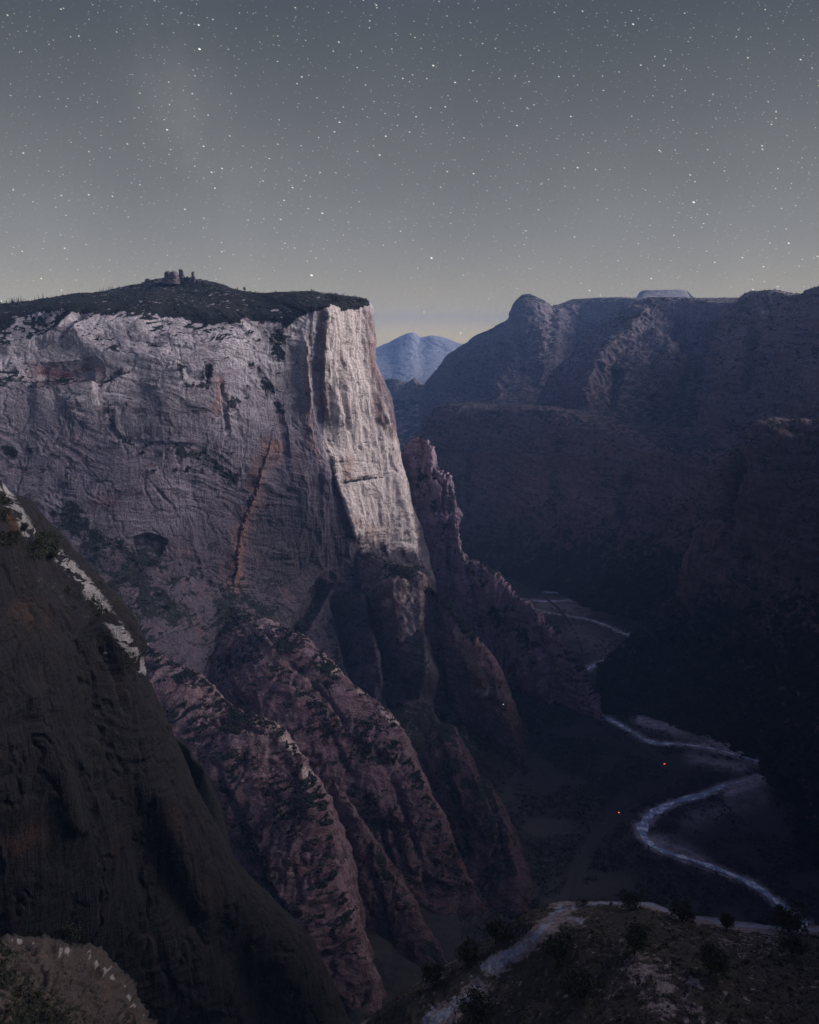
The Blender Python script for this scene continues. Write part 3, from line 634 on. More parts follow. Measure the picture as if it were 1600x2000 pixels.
ribbon("road", road, 6.5, .9, M_road); ribbon("road", road_far, 8.0, .9, M_road)

# ================================================================== right-hand canyon walls
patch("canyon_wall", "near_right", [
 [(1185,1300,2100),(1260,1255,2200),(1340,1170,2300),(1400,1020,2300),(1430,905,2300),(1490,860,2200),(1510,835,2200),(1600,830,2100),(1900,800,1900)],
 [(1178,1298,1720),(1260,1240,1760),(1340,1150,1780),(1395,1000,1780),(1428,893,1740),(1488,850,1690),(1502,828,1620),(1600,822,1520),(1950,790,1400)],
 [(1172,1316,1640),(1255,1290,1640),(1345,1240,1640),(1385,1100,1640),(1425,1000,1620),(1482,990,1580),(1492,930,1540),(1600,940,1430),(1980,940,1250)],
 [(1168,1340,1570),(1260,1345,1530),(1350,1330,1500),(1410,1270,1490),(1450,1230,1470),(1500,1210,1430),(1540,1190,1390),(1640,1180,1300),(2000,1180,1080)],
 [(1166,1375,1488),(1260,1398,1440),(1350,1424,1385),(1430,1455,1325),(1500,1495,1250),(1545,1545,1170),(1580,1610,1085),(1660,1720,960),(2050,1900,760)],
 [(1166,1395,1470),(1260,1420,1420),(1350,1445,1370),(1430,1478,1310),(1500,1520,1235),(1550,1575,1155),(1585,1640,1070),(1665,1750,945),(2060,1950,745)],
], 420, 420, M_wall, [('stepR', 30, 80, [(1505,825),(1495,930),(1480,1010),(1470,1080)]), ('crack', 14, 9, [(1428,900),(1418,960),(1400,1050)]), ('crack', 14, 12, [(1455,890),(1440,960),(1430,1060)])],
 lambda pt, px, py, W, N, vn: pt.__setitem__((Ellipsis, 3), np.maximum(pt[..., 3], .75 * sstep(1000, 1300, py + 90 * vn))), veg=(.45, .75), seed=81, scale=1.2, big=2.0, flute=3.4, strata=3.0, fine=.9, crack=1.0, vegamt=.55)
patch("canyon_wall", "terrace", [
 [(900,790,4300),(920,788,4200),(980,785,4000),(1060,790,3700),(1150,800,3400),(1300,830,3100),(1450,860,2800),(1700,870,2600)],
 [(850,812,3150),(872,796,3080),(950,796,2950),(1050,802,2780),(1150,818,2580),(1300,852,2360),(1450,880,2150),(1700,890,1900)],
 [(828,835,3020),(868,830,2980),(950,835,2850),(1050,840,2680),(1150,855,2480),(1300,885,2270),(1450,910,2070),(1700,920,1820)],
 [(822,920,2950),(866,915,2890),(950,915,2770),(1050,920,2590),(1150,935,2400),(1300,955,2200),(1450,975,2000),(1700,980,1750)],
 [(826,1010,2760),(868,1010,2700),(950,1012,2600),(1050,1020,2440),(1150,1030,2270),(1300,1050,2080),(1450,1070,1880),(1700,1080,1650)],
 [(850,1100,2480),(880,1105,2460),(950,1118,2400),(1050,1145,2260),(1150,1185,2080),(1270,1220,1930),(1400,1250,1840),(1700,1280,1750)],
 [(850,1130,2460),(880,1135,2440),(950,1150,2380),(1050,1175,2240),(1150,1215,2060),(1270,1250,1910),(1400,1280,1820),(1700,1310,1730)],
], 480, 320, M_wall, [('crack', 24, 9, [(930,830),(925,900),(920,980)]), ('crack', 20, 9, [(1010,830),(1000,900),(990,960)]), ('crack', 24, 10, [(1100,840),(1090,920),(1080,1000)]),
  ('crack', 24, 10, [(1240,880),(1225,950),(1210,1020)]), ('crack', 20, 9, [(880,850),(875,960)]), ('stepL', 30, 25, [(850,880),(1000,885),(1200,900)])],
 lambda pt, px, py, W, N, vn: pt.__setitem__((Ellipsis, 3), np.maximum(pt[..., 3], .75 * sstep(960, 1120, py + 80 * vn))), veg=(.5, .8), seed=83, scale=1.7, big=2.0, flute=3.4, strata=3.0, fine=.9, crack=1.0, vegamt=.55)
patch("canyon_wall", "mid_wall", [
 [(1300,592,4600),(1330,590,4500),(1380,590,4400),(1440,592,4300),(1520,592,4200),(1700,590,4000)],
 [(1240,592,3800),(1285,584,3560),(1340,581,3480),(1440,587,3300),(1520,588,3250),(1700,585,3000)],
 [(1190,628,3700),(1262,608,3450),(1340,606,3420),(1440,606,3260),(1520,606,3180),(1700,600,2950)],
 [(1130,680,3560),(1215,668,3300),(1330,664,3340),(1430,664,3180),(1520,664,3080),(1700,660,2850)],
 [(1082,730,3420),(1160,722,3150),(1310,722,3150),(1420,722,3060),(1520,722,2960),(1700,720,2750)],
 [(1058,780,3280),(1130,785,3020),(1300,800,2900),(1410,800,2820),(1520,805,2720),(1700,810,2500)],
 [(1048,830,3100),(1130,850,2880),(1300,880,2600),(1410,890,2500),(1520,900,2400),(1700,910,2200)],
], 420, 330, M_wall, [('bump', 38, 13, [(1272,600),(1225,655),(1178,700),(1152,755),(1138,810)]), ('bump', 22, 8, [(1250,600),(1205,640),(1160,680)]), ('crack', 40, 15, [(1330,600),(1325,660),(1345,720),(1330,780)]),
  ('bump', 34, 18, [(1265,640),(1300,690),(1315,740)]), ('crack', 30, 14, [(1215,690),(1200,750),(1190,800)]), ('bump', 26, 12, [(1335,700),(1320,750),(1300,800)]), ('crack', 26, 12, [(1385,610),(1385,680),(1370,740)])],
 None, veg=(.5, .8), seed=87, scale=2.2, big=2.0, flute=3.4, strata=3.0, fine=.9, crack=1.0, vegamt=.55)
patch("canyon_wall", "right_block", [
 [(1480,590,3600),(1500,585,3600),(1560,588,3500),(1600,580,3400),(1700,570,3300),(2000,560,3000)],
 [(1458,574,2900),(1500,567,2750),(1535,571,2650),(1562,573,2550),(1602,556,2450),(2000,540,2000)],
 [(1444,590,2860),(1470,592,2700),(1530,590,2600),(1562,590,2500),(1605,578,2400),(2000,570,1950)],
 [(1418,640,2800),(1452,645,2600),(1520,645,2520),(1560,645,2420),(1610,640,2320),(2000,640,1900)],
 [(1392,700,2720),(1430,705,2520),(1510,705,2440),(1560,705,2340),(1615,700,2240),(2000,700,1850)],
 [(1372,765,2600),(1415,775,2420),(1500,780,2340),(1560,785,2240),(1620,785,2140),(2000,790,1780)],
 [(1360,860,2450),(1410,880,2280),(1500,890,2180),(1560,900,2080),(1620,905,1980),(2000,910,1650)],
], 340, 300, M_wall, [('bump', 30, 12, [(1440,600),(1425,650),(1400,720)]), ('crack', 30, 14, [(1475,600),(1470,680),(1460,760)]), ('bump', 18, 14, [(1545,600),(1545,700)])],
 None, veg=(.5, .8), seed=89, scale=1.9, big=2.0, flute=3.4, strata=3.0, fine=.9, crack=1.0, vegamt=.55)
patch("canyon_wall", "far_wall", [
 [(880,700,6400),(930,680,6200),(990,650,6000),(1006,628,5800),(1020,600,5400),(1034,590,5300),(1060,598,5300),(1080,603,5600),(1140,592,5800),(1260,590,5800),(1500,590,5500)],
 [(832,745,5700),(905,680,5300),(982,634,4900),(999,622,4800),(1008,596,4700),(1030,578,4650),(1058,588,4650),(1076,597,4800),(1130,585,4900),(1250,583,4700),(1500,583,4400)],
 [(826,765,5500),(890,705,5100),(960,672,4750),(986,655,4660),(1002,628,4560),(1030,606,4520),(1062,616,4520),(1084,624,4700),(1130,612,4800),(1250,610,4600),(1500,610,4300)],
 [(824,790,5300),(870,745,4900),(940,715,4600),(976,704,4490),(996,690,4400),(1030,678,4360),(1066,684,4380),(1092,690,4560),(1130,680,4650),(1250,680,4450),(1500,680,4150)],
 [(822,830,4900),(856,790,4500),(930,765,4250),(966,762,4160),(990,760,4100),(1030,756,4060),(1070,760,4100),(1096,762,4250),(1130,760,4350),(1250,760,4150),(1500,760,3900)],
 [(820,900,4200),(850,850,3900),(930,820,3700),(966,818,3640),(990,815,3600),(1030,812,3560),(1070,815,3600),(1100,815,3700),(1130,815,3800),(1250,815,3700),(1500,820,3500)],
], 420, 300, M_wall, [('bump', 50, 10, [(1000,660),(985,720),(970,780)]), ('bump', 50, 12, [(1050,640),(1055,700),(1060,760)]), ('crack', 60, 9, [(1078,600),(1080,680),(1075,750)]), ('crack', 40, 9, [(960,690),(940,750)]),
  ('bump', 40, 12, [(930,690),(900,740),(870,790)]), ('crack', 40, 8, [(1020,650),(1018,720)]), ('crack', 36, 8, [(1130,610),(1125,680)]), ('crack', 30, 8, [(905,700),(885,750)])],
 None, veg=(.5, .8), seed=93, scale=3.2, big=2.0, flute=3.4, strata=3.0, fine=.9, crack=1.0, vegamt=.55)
# flat topped butte behind the rim
patch("mesa", "mesa", [
 [(1235,590,7800),(1270,585,7900),(1300,585,7900),(1330,585,7900),(1362,590,7800)],
 [(1250,569,7000),(1258,566,6900),(1300,565,6850),(1332,565,6900),(1342,568,7000)],
 [(1247,574,6960),(1256,573,6820),(1300,573,6780),(1336,573,6820),(1345,575,6960)],
 [(1243,580,6900),(1254,580,6700),(1300,581,6650),(1340,581,6700),(1350,581,6900)],
 [(1215,592,6700),(1240,596,6400),(1300,598,6300),(1355,597,6400),(1385,592,6700)],
], 160, 90, M_far, seed=95, scale=4, minw=5, amp=.7, vegamt=.2)
# beyond the gap
patch("mountain", "gap_ridge", [
 [(700,760,7500),(740,755,7500),(770,750,7500),(800,752,7500),(825,756,7500),(850,762,7500),(900,760,7500)],
 [(690,735,6300),(735,738,6250),(768,740,6200),(796,746,6150),(808,738,6100),(824,749,6050),(850,752,6000)],
 [(690,780,6100),(735,785,6050),(768,785,6000),(790,788,5950),(808,785,5900),(826,790,5850),(850,795,5800)],
 [(690,860,5500),(735,860,5450),(765,860,5400),(790,862,5350),(808,862,5300),(828,862,5250),(860,862,5200)],
 [(690,960,3950),(735,960,3950),(765,960,3950),(790,962,3950),(808,962,3950),(828,962,3950),(860,962,3950)],
], 200, 140, M_far, seed=97, scale=4, amp=1.2, vegamt=.6, fine=4, flute=3)
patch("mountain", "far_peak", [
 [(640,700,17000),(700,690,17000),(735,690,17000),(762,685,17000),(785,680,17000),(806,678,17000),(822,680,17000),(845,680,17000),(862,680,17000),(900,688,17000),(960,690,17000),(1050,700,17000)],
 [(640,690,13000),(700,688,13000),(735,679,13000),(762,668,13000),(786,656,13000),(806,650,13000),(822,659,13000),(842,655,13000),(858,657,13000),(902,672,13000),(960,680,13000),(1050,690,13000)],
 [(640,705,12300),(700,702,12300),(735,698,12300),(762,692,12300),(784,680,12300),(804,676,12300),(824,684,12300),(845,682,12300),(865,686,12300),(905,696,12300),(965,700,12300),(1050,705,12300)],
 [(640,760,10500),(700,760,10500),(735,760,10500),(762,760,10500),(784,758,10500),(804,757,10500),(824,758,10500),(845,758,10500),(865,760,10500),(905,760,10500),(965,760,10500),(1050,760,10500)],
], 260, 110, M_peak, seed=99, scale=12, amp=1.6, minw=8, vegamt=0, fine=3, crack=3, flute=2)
# unseen rim and hill beyond the frame, shaped to shade cliff, slabs and dome
patch("canyon_wall", "shade_rim", [
 [(2600,1740,940),(2600,1500,930),(2600,1250,800),(2600,900,840),(2600,300,700),(2600,-700,760)],
 [(1400,1735,940),(1350,1480,930),(1250,1230,800),(1200,900,840),(1150,300,700),(1150,-700,760)],
 [(1190,1715,850),(1150,1450,850),(1100,1220,720),(1060,900,760),(1000,300,640),(1000,-700,700)],
 [(1090,1690,380),(1040,1400,380),(980,1200,330),(900,900,300),(880,300,330),(900,-700,330)],
 [(1000,1670,-20),(950,1370,-20),(860,1180,-20),(740,900,-20),(700,300,-20),(720,-700,-20)],
], 110, 90, M_wall, world=True, seed=101, scale=2)
patch("hill", "shade_hill", [  # hill added out of view to keep the sun off the dome
 [(820,-500,560),(820,0,580),(820,250,580),(820,650,520),(800,800,100)],
 [(560,-450,790),(540,0,800),(540,230,800),(560,620,800),(580,740,300)],
 [(430,-450,780),(420,0,790),(410,220,790),(430,560,780),(470,690,300)],
 [(300,-450,520),(250,0,520),(280,170,450),(340,380,360),(420,560,150)],
 [(120,-450,440),(110,0,440),(160,130,400),(240,210,300),(340,330,60)],
], 90, 90, M_out, world=True, flip=True, seed=103, scale=1, amp=.4)

# ================================================================== surface picker
def locate(px, py, keys=None, r=2.5):
    best = None
    for k in (keys or PATCH):
        q = PATCH[k]; m = (np.abs(q['px'] - px) < r) & (np.abs(q['py'] - py) < r)
        if m.any():
            i = np.argmin(np.where(m, q['d'], 1e12))
            if best is None or q['d'].flat[i] < best[0]: best = (q['d'].flat[i], tuple(q['W'].reshape(-1, 3)[i]))
    if best is None and r < 20: return locate(px, py, keys, r * 2)
    return best[1] if best else None

# ================================================================== vegetation
M_bark = flat_mat("bark", (.05, .04, .035), .95)
def leaf_mat(name, col):
    m, nt = new_mat(name); b = NB(nt)
    out = b.n('ShaderNodeOutputMaterial'); bs = b.n('ShaderNodeBsdfPrincipled'); b.l(bs.outputs[0], out.inputs[0])
    geo = b.n('ShaderNodeNewGeometry'); w = b.noise(b.scale(geo.outputs['Position'], (.4,) * 3), 1, 4)
    c = b.mix(w, tuple(v * .55 for v in col), tuple(v * 1.5 for v in col)); b.l(c, bs.inputs['Base Color'])
    bs.inputs['Roughness'].default_value = .8; bs.inputs['Specular IOR Level'].default_value = .15
    return m
M_needle = leaf_mat("pine_needles", (.028, .034, .028)); M_scrub = leaf_mat("scrub_leaves", (.032, .033, .028)); M_near_leaf = leaf_mat("juniper_leaves", (.035, .036, .022))

def tri_obj(name, V, Fc, mat, parent=None):
    me = bpy.data.meshes.new(name); add_arrays(me, np.asarray(V, float), np.asarray(Fc, int)); me.materials.append(mat)
    o = bpy.data.objects.new(name, me); COL.objects.link(o)
    if parent: o.parent = parent
    return o

def cone_tris(p0, p1, r0, r1, n=6):
    p0, p1 = np.array(p0, float), np.array(p1, float); ax = p1 - p0; ax /= np.linalg.norm(ax)
    a = np.cross(ax, (0.31, .2, .93)); a /= np.linalg.norm(a); b_ = np.cross(ax, a)
    ang = np.arange(n) * 2 * math.pi / n
    ring = np.cos(ang)[:, None] * a + np.sin(ang)[:, None] * b_
    V = np.vstack([p0 + ring * r0, p1 + ring * r1]); Fc = []
    for i in range(n):
        j = (i + 1) % n; Fc += [(i, j, n + j), (i, n + j, n + i)]
    return V, np.array(Fc)

def join(parts):
    V, Fc, o = [], [], 0
    for v, f in parts: V.append(v); Fc.append(np.asarray(f) + o); o += len(v)
    return np.vstack(V), np.vstack(Fc)

def conifer_crown(rng, h=1.0, w=.18, levels=15, lo=.12):
    V, Fc = [], []
    for k in range(levels):
        t = lo + (1 - lo) * (k / levels); r = w * (1 - t) ** .8 * rng.uniform(.65, 1.25) + .012
        for j in range(rng.integers(6, 9)):
            if rng.random() < .12: continue
            a = rng.uniform(0, 6.283); rr = r * rng.uniform(.6, 1.15); da = rng.uniform(.25, .5)
            z = t * h + rng.uniform(-.02, .02); dz = rr * rng.uniform(.15, .5)
            i = len(V)
            V += [(0.0, 0.0, z + .03), (rr * math.cos(a - da) * .75, rr * math.sin(a - da) * .75, z - dz * .6), (rr * math.cos(a), rr * math.sin(a), z - dz), (rr * math.cos(a + da) * .75, rr * math.sin(a + da) * .75, z - dz * .6)]
            Fc += [(i, i + 1, i + 2), (i, i + 2, i + 3)]
    return np.array(V), np.array(Fc)

def bushy_crown(rng, n=500, rx=.5, rz=.42, zc=.55, leaf=.055, clumps=14):
    c = rng.normal(0, 1, (clumps, 3)); c /= np.linalg.norm(c, axis=1, keepdims=True); c *= rng.uniform(.35, .95, (clumps, 1)); c[:, 2] = c[:, 2] * .8 + .1
    cl = c[rng.integers(0, clumps, n)] + rng.normal(0, .2, (n, 3))
    p = cl * np.array([rx, rx, rz]) + np.array([0, 0, zc])
    d1 = rng.normal(0, 1, (n, 3)); d1 /= np.linalg.norm(d1, axis=1, keepdims=True); d2 = rng.normal(0, 1, (n, 3)); d2 /= np.linalg.norm(d2, axis=1, keepdims=True)
    s = leaf * rng.uniform(.6, 1.5, (n, 1))
    V = np.stack([p - d1 * s, p + d1 * s, p + d2 * s * 1.2], 1).reshape(-1, 3)
    return V, np.arange(3 * n).reshape(n, 3)

rg = np.random.default_rng(11)
def small_tree_meshes(kind):
    if kind == 'pine':
        cr = conifer_crown(rg, 1, rg.uniform(.15, .22)); tr = cone_tris((0, 0, -.08), (0, 0, .95), .022, .004, 5)
    else:
        cr = bushy_crown(rg, 260, .42, .34, .6, .07, 9); tr = cone_tris((0, 0, -.08), (rg.uniform(-.08, .08), 0, .6), .035, .015, 5)
    a = bpy.data.meshes.new("trunk"); add_arrays(a, *tr); a.materials.append(M_bark)
    c = bpy.data.meshes.new("crown"); add_arrays(c, *cr); c.materials.append(M_needle if kind == 'pine' else M_scrub)
    return a, c
PINES = [small_tree_meshes('pine') for i in range(5)]; ROUNDS = [small_tree_meshes('round') for i in range(4)]

def place_tree(px, py, hpx, kind, label, group=None, wide=1.0, name=None, keys=None):
    p = locate(px, py, keys)
    if p is None: return None
    d = p[1] * CP - (p[2] - CAMZ) * SP
    h = hpx * d / F
    a, c = random.choice(PINES if kind == 'pine' else ROUNDS)
    o = bpy.data.objects.new(name or ('pine_tree' if kind == 'pine' else 'round_tree'), None); COL.objects.link(o)
    o.empty_display_size = 1.0
    for nm, me in (("trunk", a), ("crown", c)):
        q = bpy.data.objects.new(nm, me); COL.objects.link(q); q.parent = o
    o.location = (p[0], p[1], p[2] - .03 * h); s = h * wide
    o.scale = (s, s, h); o.rotation_euler = (random.uniform(-.04, .04), random.uniform(-.04, .04), random.uniform(0, 6.28))
    o['label'] = label; o['category'] = 'tree'
    if group: o['group'] = group
    return o

MK = ["main"]
def crest_y(px): return float(np.interp(px, [-200,0,100,200,330,430,530,600,650,705], [605,594,583,566,547,560,575,580,584,589]))
# skyline forest at the left end of the plateau
for i in range(34):
    x = random.uniform(-6, 86); place_tree(x, crest_y(x) + random.uniform(0, 6), random.uniform(9, 17), 'pine', "dark conifer in the dense stand on the left end of the plateau skyline", "conifers on the left plateau skyline", 1.1, keys=MK)
for i in range(16):
    x = random.uniform(195, 265); place_tree(x, crest_y(x) + random.uniform(0, 2), random.uniform(5, 10), 'pine', "small dark conifer in the thin row left of the hilltop outcrop", "conifers on the left shoulder of the hill", keys=MK)
for i in range(10):
    x = random.uniform(100, 190); place_tree(x, crest_y(x) + random.uniform(0, 2), random.uniform(3, 6), 'pine', "tiny conifer on the low skyline between the dense stand and the hill", "tiny conifers on the low skyline", keys=MK)
for i in range(22):
    x = random.uniform(655, 715); place_tree(x, crest_y(x) + random.uniform(0, 5), random.uniform(4, 8), 'round' if i % 2 else 'pine', "small dark tree on the rim above the pale cliff corner", "trees on the rim of the cliff corner", 1.3, keys=MK)
for (x, h, lab) in [(291, 13, "airy round tree alone on the hill left of the rock outcrop"), (364, 17, "thin tree between the rock outcrop and the spire"), (387, 12, "little tree just right of the rock spire"),
                    (477, 9, "lone little tree on the hill's right slope"), (648, 14, "pale airy tree sticking up on the rim left of the cliff corner"), (658, 11, "shorter airy tree beside the pale one on the rim")]:
    place_tree(x, crest_y(x) + 1, h, 'round', lab, None, 1.0, keys=MK)
# named ledge trees on the cliff (px, foot py, height px)
for (x, y, h, lab) in [
  (214, 806, 34, "tall dark pine at the top of the curved crack in the pale cliff"), (222, 838, 26, "pine halfway down the curved crack, below the tall one"), (354, 868, 28, "tall pine standing on the vegetated ledge at mid cliff"),
  (405, 884, 24, "slim pine right of the tall pine on the mid-cliff ledge"), (301, 868, 16, "bushy pine at the left end of the mid-cliff ledge"), (118, 892, 22, "dark pine on the left slope below the red alcove"),
  (349, 722, 24, "dark pine at the top of the notch in the upper cliff"), (358, 742, 26, "larger pine in the notch of the upper cliff"), (399, 738, 26, "upright pine on the right side of the upper notch"),
  (140, 800, 16, "squat pine alone on the pale slope under the red alcove"), (305, 754, 13, "small pine on the broken shelf left of the upper notch"), (460, 928, 16, "small pine at the lower right end of the mid-cliff ledge"),
  (433, 902, 14, "short pine near the right end of the mid-cliff ledge"), (212, 936, 20, "pine above the dark red patch of the lower cliff"), (194, 940, 17, "shorter pine left of the one above the dark red patch"),
  (134, 946, 24, "pine on the dark bench at the cliff's left edge"), (262, 952, 13, "small pine at the top of the curved lower crack"), (280, 962, 11, "tiny pine beside the curved lower crack"),
  (473, 930, 22, "slim pine just left of the orange streak"), (196, 1072, 34, "tall pine on the shadowed bench at the foot of the cliff"), (160, 1085, 26, "pine left of the tall one on the shadowed bench"),
  (180, 1092, 24, "broad pine below the tall one on the shadowed bench"), (490, 716, 18, "dark pine on the gully wall left of the pale corner"), (320, 886, 14, "low pine in the middle of the mid-cliff ledge"), (380, 900, 13, "low pine under the slim pine of the mid-cliff ledge")]:
    place_tree(x, y, h, 'pine', lab, None, 1.15, keys=MK)
grp = [("dark tree in the fringe hanging over the cliff's upper edge", "fringe trees along the upper edge", [(random.uniform(-5, 600), None) for _ in range(60)], 7, 14),
       ("small dark pine dotting the mid-cliff ledge", "pines dotting the mid-cliff ledge", [(random.uniform(280, 465), random.uniform(872, 925)) for _ in range(26)], 6, 12),
       ("small dark pine in the gully left of the pale corner", "pines in the gully by the corner", [(random.uniform(470, 560), random.uniform(630, 790)) for _ in range(30)], 6, 13),
       ("dark pine on the shaded bench between the cliff and the red slabs", "pines on the shaded bench", [(random.uniform(120, 480), random.uniform(1090, 1200)) for _ in range(46)], 9, 19)]
for lab, g, pts, a, c in grp:
    for x, y in pts:
        if y is None: y = float(np.interp(x, [0,60,160,250,330,420,480,560,600], [628,606,606,604,622,634,622,640,606])) + random.uniform(-10, 8)
        place_tree(x, y, random.uniform(a, c), 'pine' if random.random() < .7 else 'round', lab, g, 1.2, keys=["main", "slab2", "slab1"])

# larger near trees and shrubs with parts
def big_shrub(px, py, hpx, wide, label, name="juniper", cat="bush", keys=("outcrop",), seed=0):
    p = locate(px, py, list(keys)); d = p[1] * CP - (p[2] - CAMZ) * SP; h = hpx * d / F
    r = np.random.default_rng(seed + 5)
    e = bpy.data.objects.new(name, None); COL.objects.link(e); e.location = (p[0], p[1], p[2] - .02 * h); e.rotation_euler = (0, 0, r.uniform(0, 6.28))
    e.empty_display_size = .5; e['label'] = label; e['category'] = cat
    w = wide * h
    parts = [cone_tris((0, 0, -.1 * h), (.05 * h, 0, .4 * h), .05 * h, .03 * h)]
    for k in range(6):
        a = r.uniform(0, 6.28); parts.append(cone_tris((.03 * h, 0, .2 * h + .05 * h * k * .5), (math.cos(a) * w * .33, math.sin(a) * w * .33, r.uniform(.5, .85) * h), .024 * h, .006 * h, 5))
    V, Fc = join(parts); tri_obj("trunk", V, Fc, M_bark, e)
    V, Fc = bushy_crown(r, 1500, w * .5, h * .42, h * .56, h * .05, 18); tri_obj("crown", V, Fc, M_near_leaf, e)
    return e
for i, (x, y, h, w, lab, nm, cat) in enumerate([
  (1540, 1818, 62, 1.25, "big dark spreading tree at the right end of the near crest", "juniper_tree", "tree"),
  (1418, 1812, 34, .8, "upright bush on the pale crest between the spreading tree and the round bush", "juniper", "bush"),
  (1335, 1798, 44, 1.0, "round dark bush where the near crest starts to drop", "juniper", "bush"),
  (1232, 1772, 32, 1.6, "low wide bush on the highest part of the near crest", "juniper", "bush"),
  (1140, 1770, 14, 2.2, "low flat bush behind the pale corner of the near crest", "juniper", "bush"),
  (972, 1842, 56, .8, "tall dark bush on the left flank of the near crest", "juniper", "bush"),
  (915, 1885, 52, .9, "dark bush lower on the left flank, below the tall one", "juniper", "bush"),
  (845, 1925, 48, 1.0, "dark bush farther down the left flank", "juniper", "bush"),
  (1090, 1880, 60, 1.0, "large dark bush beside the pale rock path", "juniper", "bush"),
  (1240, 1860, 60, .9, "dark bush on the slope under the wide crest bush", "juniper", "bush"),
  (1120, 1950, 70, 1.0, "large dark bush low beside the pale rock path", "juniper", "bush"),
  (1390, 1900, 60, 1.0, "dark bush on the near slope under the round crest bush", "juniper", "bush"),
  (930, 1990, 60, 1.3, "dark low bush at the bottom end of the pale rock path", "juniper", "bush"),
  (1545, 1870, 48, 1.0, "dark bush just below the big spreading tree", "juniper", "bush")]):
    big_shrub(x, y, h, w, lab, nm, cat, seed=i)
for i, (x, y, h, w, lab) in enumerate([(28, 1060, 30, .9, "dark bush on the pale ledge at the photo's left edge"), (70, 1080, 28, 1.2, "dark wide bush on the pale ledge of the left dome"), (105, 1098, 22, 1.0, "bush at the edge of the left dome where the pale strip narrows"),
                                        (50, 1042, 22, .9, "small bush on the skyline of the left dome"), (140, 1845, 46, .9, "dark pine-like bush on the lowest left outcrop")]):
    big_shrub(x, y, h, w, lab, keys=("dome",) if y < 1500 else ("outcrop_low",), seed=40 + i)

# scrub: countless low bushes following the vegetated ground
def scatter(key, count, s0, s1, label, mat=M_scrub, box=(-60, 1660, 400, 2080), thr=.35, tris=16, seed=0, minup=.12):
    q = PATCH[key]; r = np.random.default_rng(seed + 100)
    m = (q['veg'] > thr) & (q['N'][..., 2] > minup) & (q['px'] > box[0]) & (q['px'] < box[1]) & (q['py'] > box[2]) & (q['py'] < box[3])
    ids = np.flatnonzero(m)
    if len(ids) == 0: print("no scrub", key); return
    ids = r.choice(ids, min(count, len(ids)), replace=False); n = len(ids)
    Wp = q['W'].reshape(-1, 3)[ids]; s = r.uniform(s0, s1, (n, 1, 1)) * (r.random((n, 1, 1)) ** 1.5 + .5)
    base = r.normal(0, .45, (n, tris, 3)); base[..., 2] = np.abs(base[..., 2]) * .9 + .1
    tri = base[:, :, None, :] + r.normal(0, .32, (n, tris, 3, 3))
    V = (tri.reshape(n, tris * 3, 3) * s + Wp[:, None, :]).reshape(-1, 3)
    o = tri_obj("scrub", V, np.arange(len(V)).reshape(-1, 3), mat)
    o['kind'] = 'stuff'; o['label'] = label; o['category'] = 'scrub'
scatter("main", 6500, 1.2, 3.0, "dark low scrub covering the plateau and ledges of the pale cliff", seed=1, tris=10, thr=.45)
scatter("slab1", 3000, 1.2, 2.6, "dark scrub on the lower red slab", seed=2, tris=10)
scatter("slab2", 3500, 1.3, 2.8, "dark scrub on the upper red slab", seed=3, tris=10)
scatter("buttress", 2200, 1.3, 2.8, "dark scrub on the ridge below the pale cliff corner", seed=4, tris=10)
scatter("spur", 2200, 1.3, 3.0, "dark scrub on the pinnacle spur", seed=5, tris=10)
scatter("dome", 2600, .4, 1.1, "scrub clinging to the pale strip of the left dome", M_near_leaf, seed=6, tris=14, thr=.4, minup=.0)
scatter("outcrop", 3800, .2, .6, "brush covering the near right-hand crest", M_near_leaf, seed=7, tris=14, thr=.45)
scatter("outcrop_low", 2200, .25, .6, "brush on the lowest left outcrop", M_near_leaf, seed=8, tris=14, thr=.45)
scatter("valley", 17000, 1.3, 4.2, "dark riverside brush and cottonwoods on the canyon floor", seed=9, tris=10, box=(900, 1640, 1120, 1900))
scatter("near_right", 5000, 2, 5, "dark woodland on the right-hand slope", seed=10, tris=10)

# ================================================================== hilltop rocks
def rock_tower(name, px, py, wpx, hpx, label, seed, tops):
    """blocky weathered tower: stacked, notched, noisy columns fused on one base"""
    p = locate(px, py, MK); d = p[1] * CP - (p[2] - CAMZ) * SP; u = d / F
    nu, nv = 60, 46; th = np.linspace(0, 2 * math.pi, nu); t = np.linspace(0, 1, nv)
    T, TH = np.meshgrid(t, th, indexing='ij')
    prof = np.interp(T, [0, .15, .5, .85, .97, 1], tops)
    x = np.cos(TH); y = np.sin(TH); sq = (np.abs(x) ** 3 + np.abs(y) ** 3) ** (-1 / 3.)
    W = np.stack([x * sq * prof * wpx * u / 2, y * sq * prof * wpx * u / 2 * .8, T * (hpx + 4) * u - 4 * u], -1)
    n_ = fbm(sc(W, 5, 5, 7) + seed * 7.7, 4, seed, .6) * 2.6 + fbm(sc(W, 2, 2, 1.2) + seed, 3, seed + 2) * .8
    rad = np.stack([x, y, 0 * x], -1); W = W + rad * (n_ * sstep(0, .1, 1.02 - T))[..., None]
    W[..., 2] += (fbm(sc(np.stack([W[..., 0], W[..., 1], 0 * T], -1), 6, 6, 6) + seed * 3.1, 3, seed + 5) * 3.4) * sstep(.7, 1, T)
    o = make_mesh(name, W, M_wall, np.zeros(W.shape[:2] + (4,)), smooth=False)
    del o['kind']; o.location = p; o['label'] = label; o['category'] = 'rock'
    return o
rock_tower("rock_outcrop", 338, 549, 30, 20, "broad blocky rock outcrop crowning the hill", 1, [1.15, 1.0, .92, .8, .7, .0])
rock_tower("rock_outcrop", 353, 549, 11, 19, "narrow rock block against the broad outcrop's right side", 2, [1.2, 1.0, .85, .8, .75, .0])
rock_tower("rock_spire", 376, 552, 10, 19, "slim rock spire standing apart right of the hilltop outcrop", 3, [1.3, 1.0, .7, .55, .5, .0])

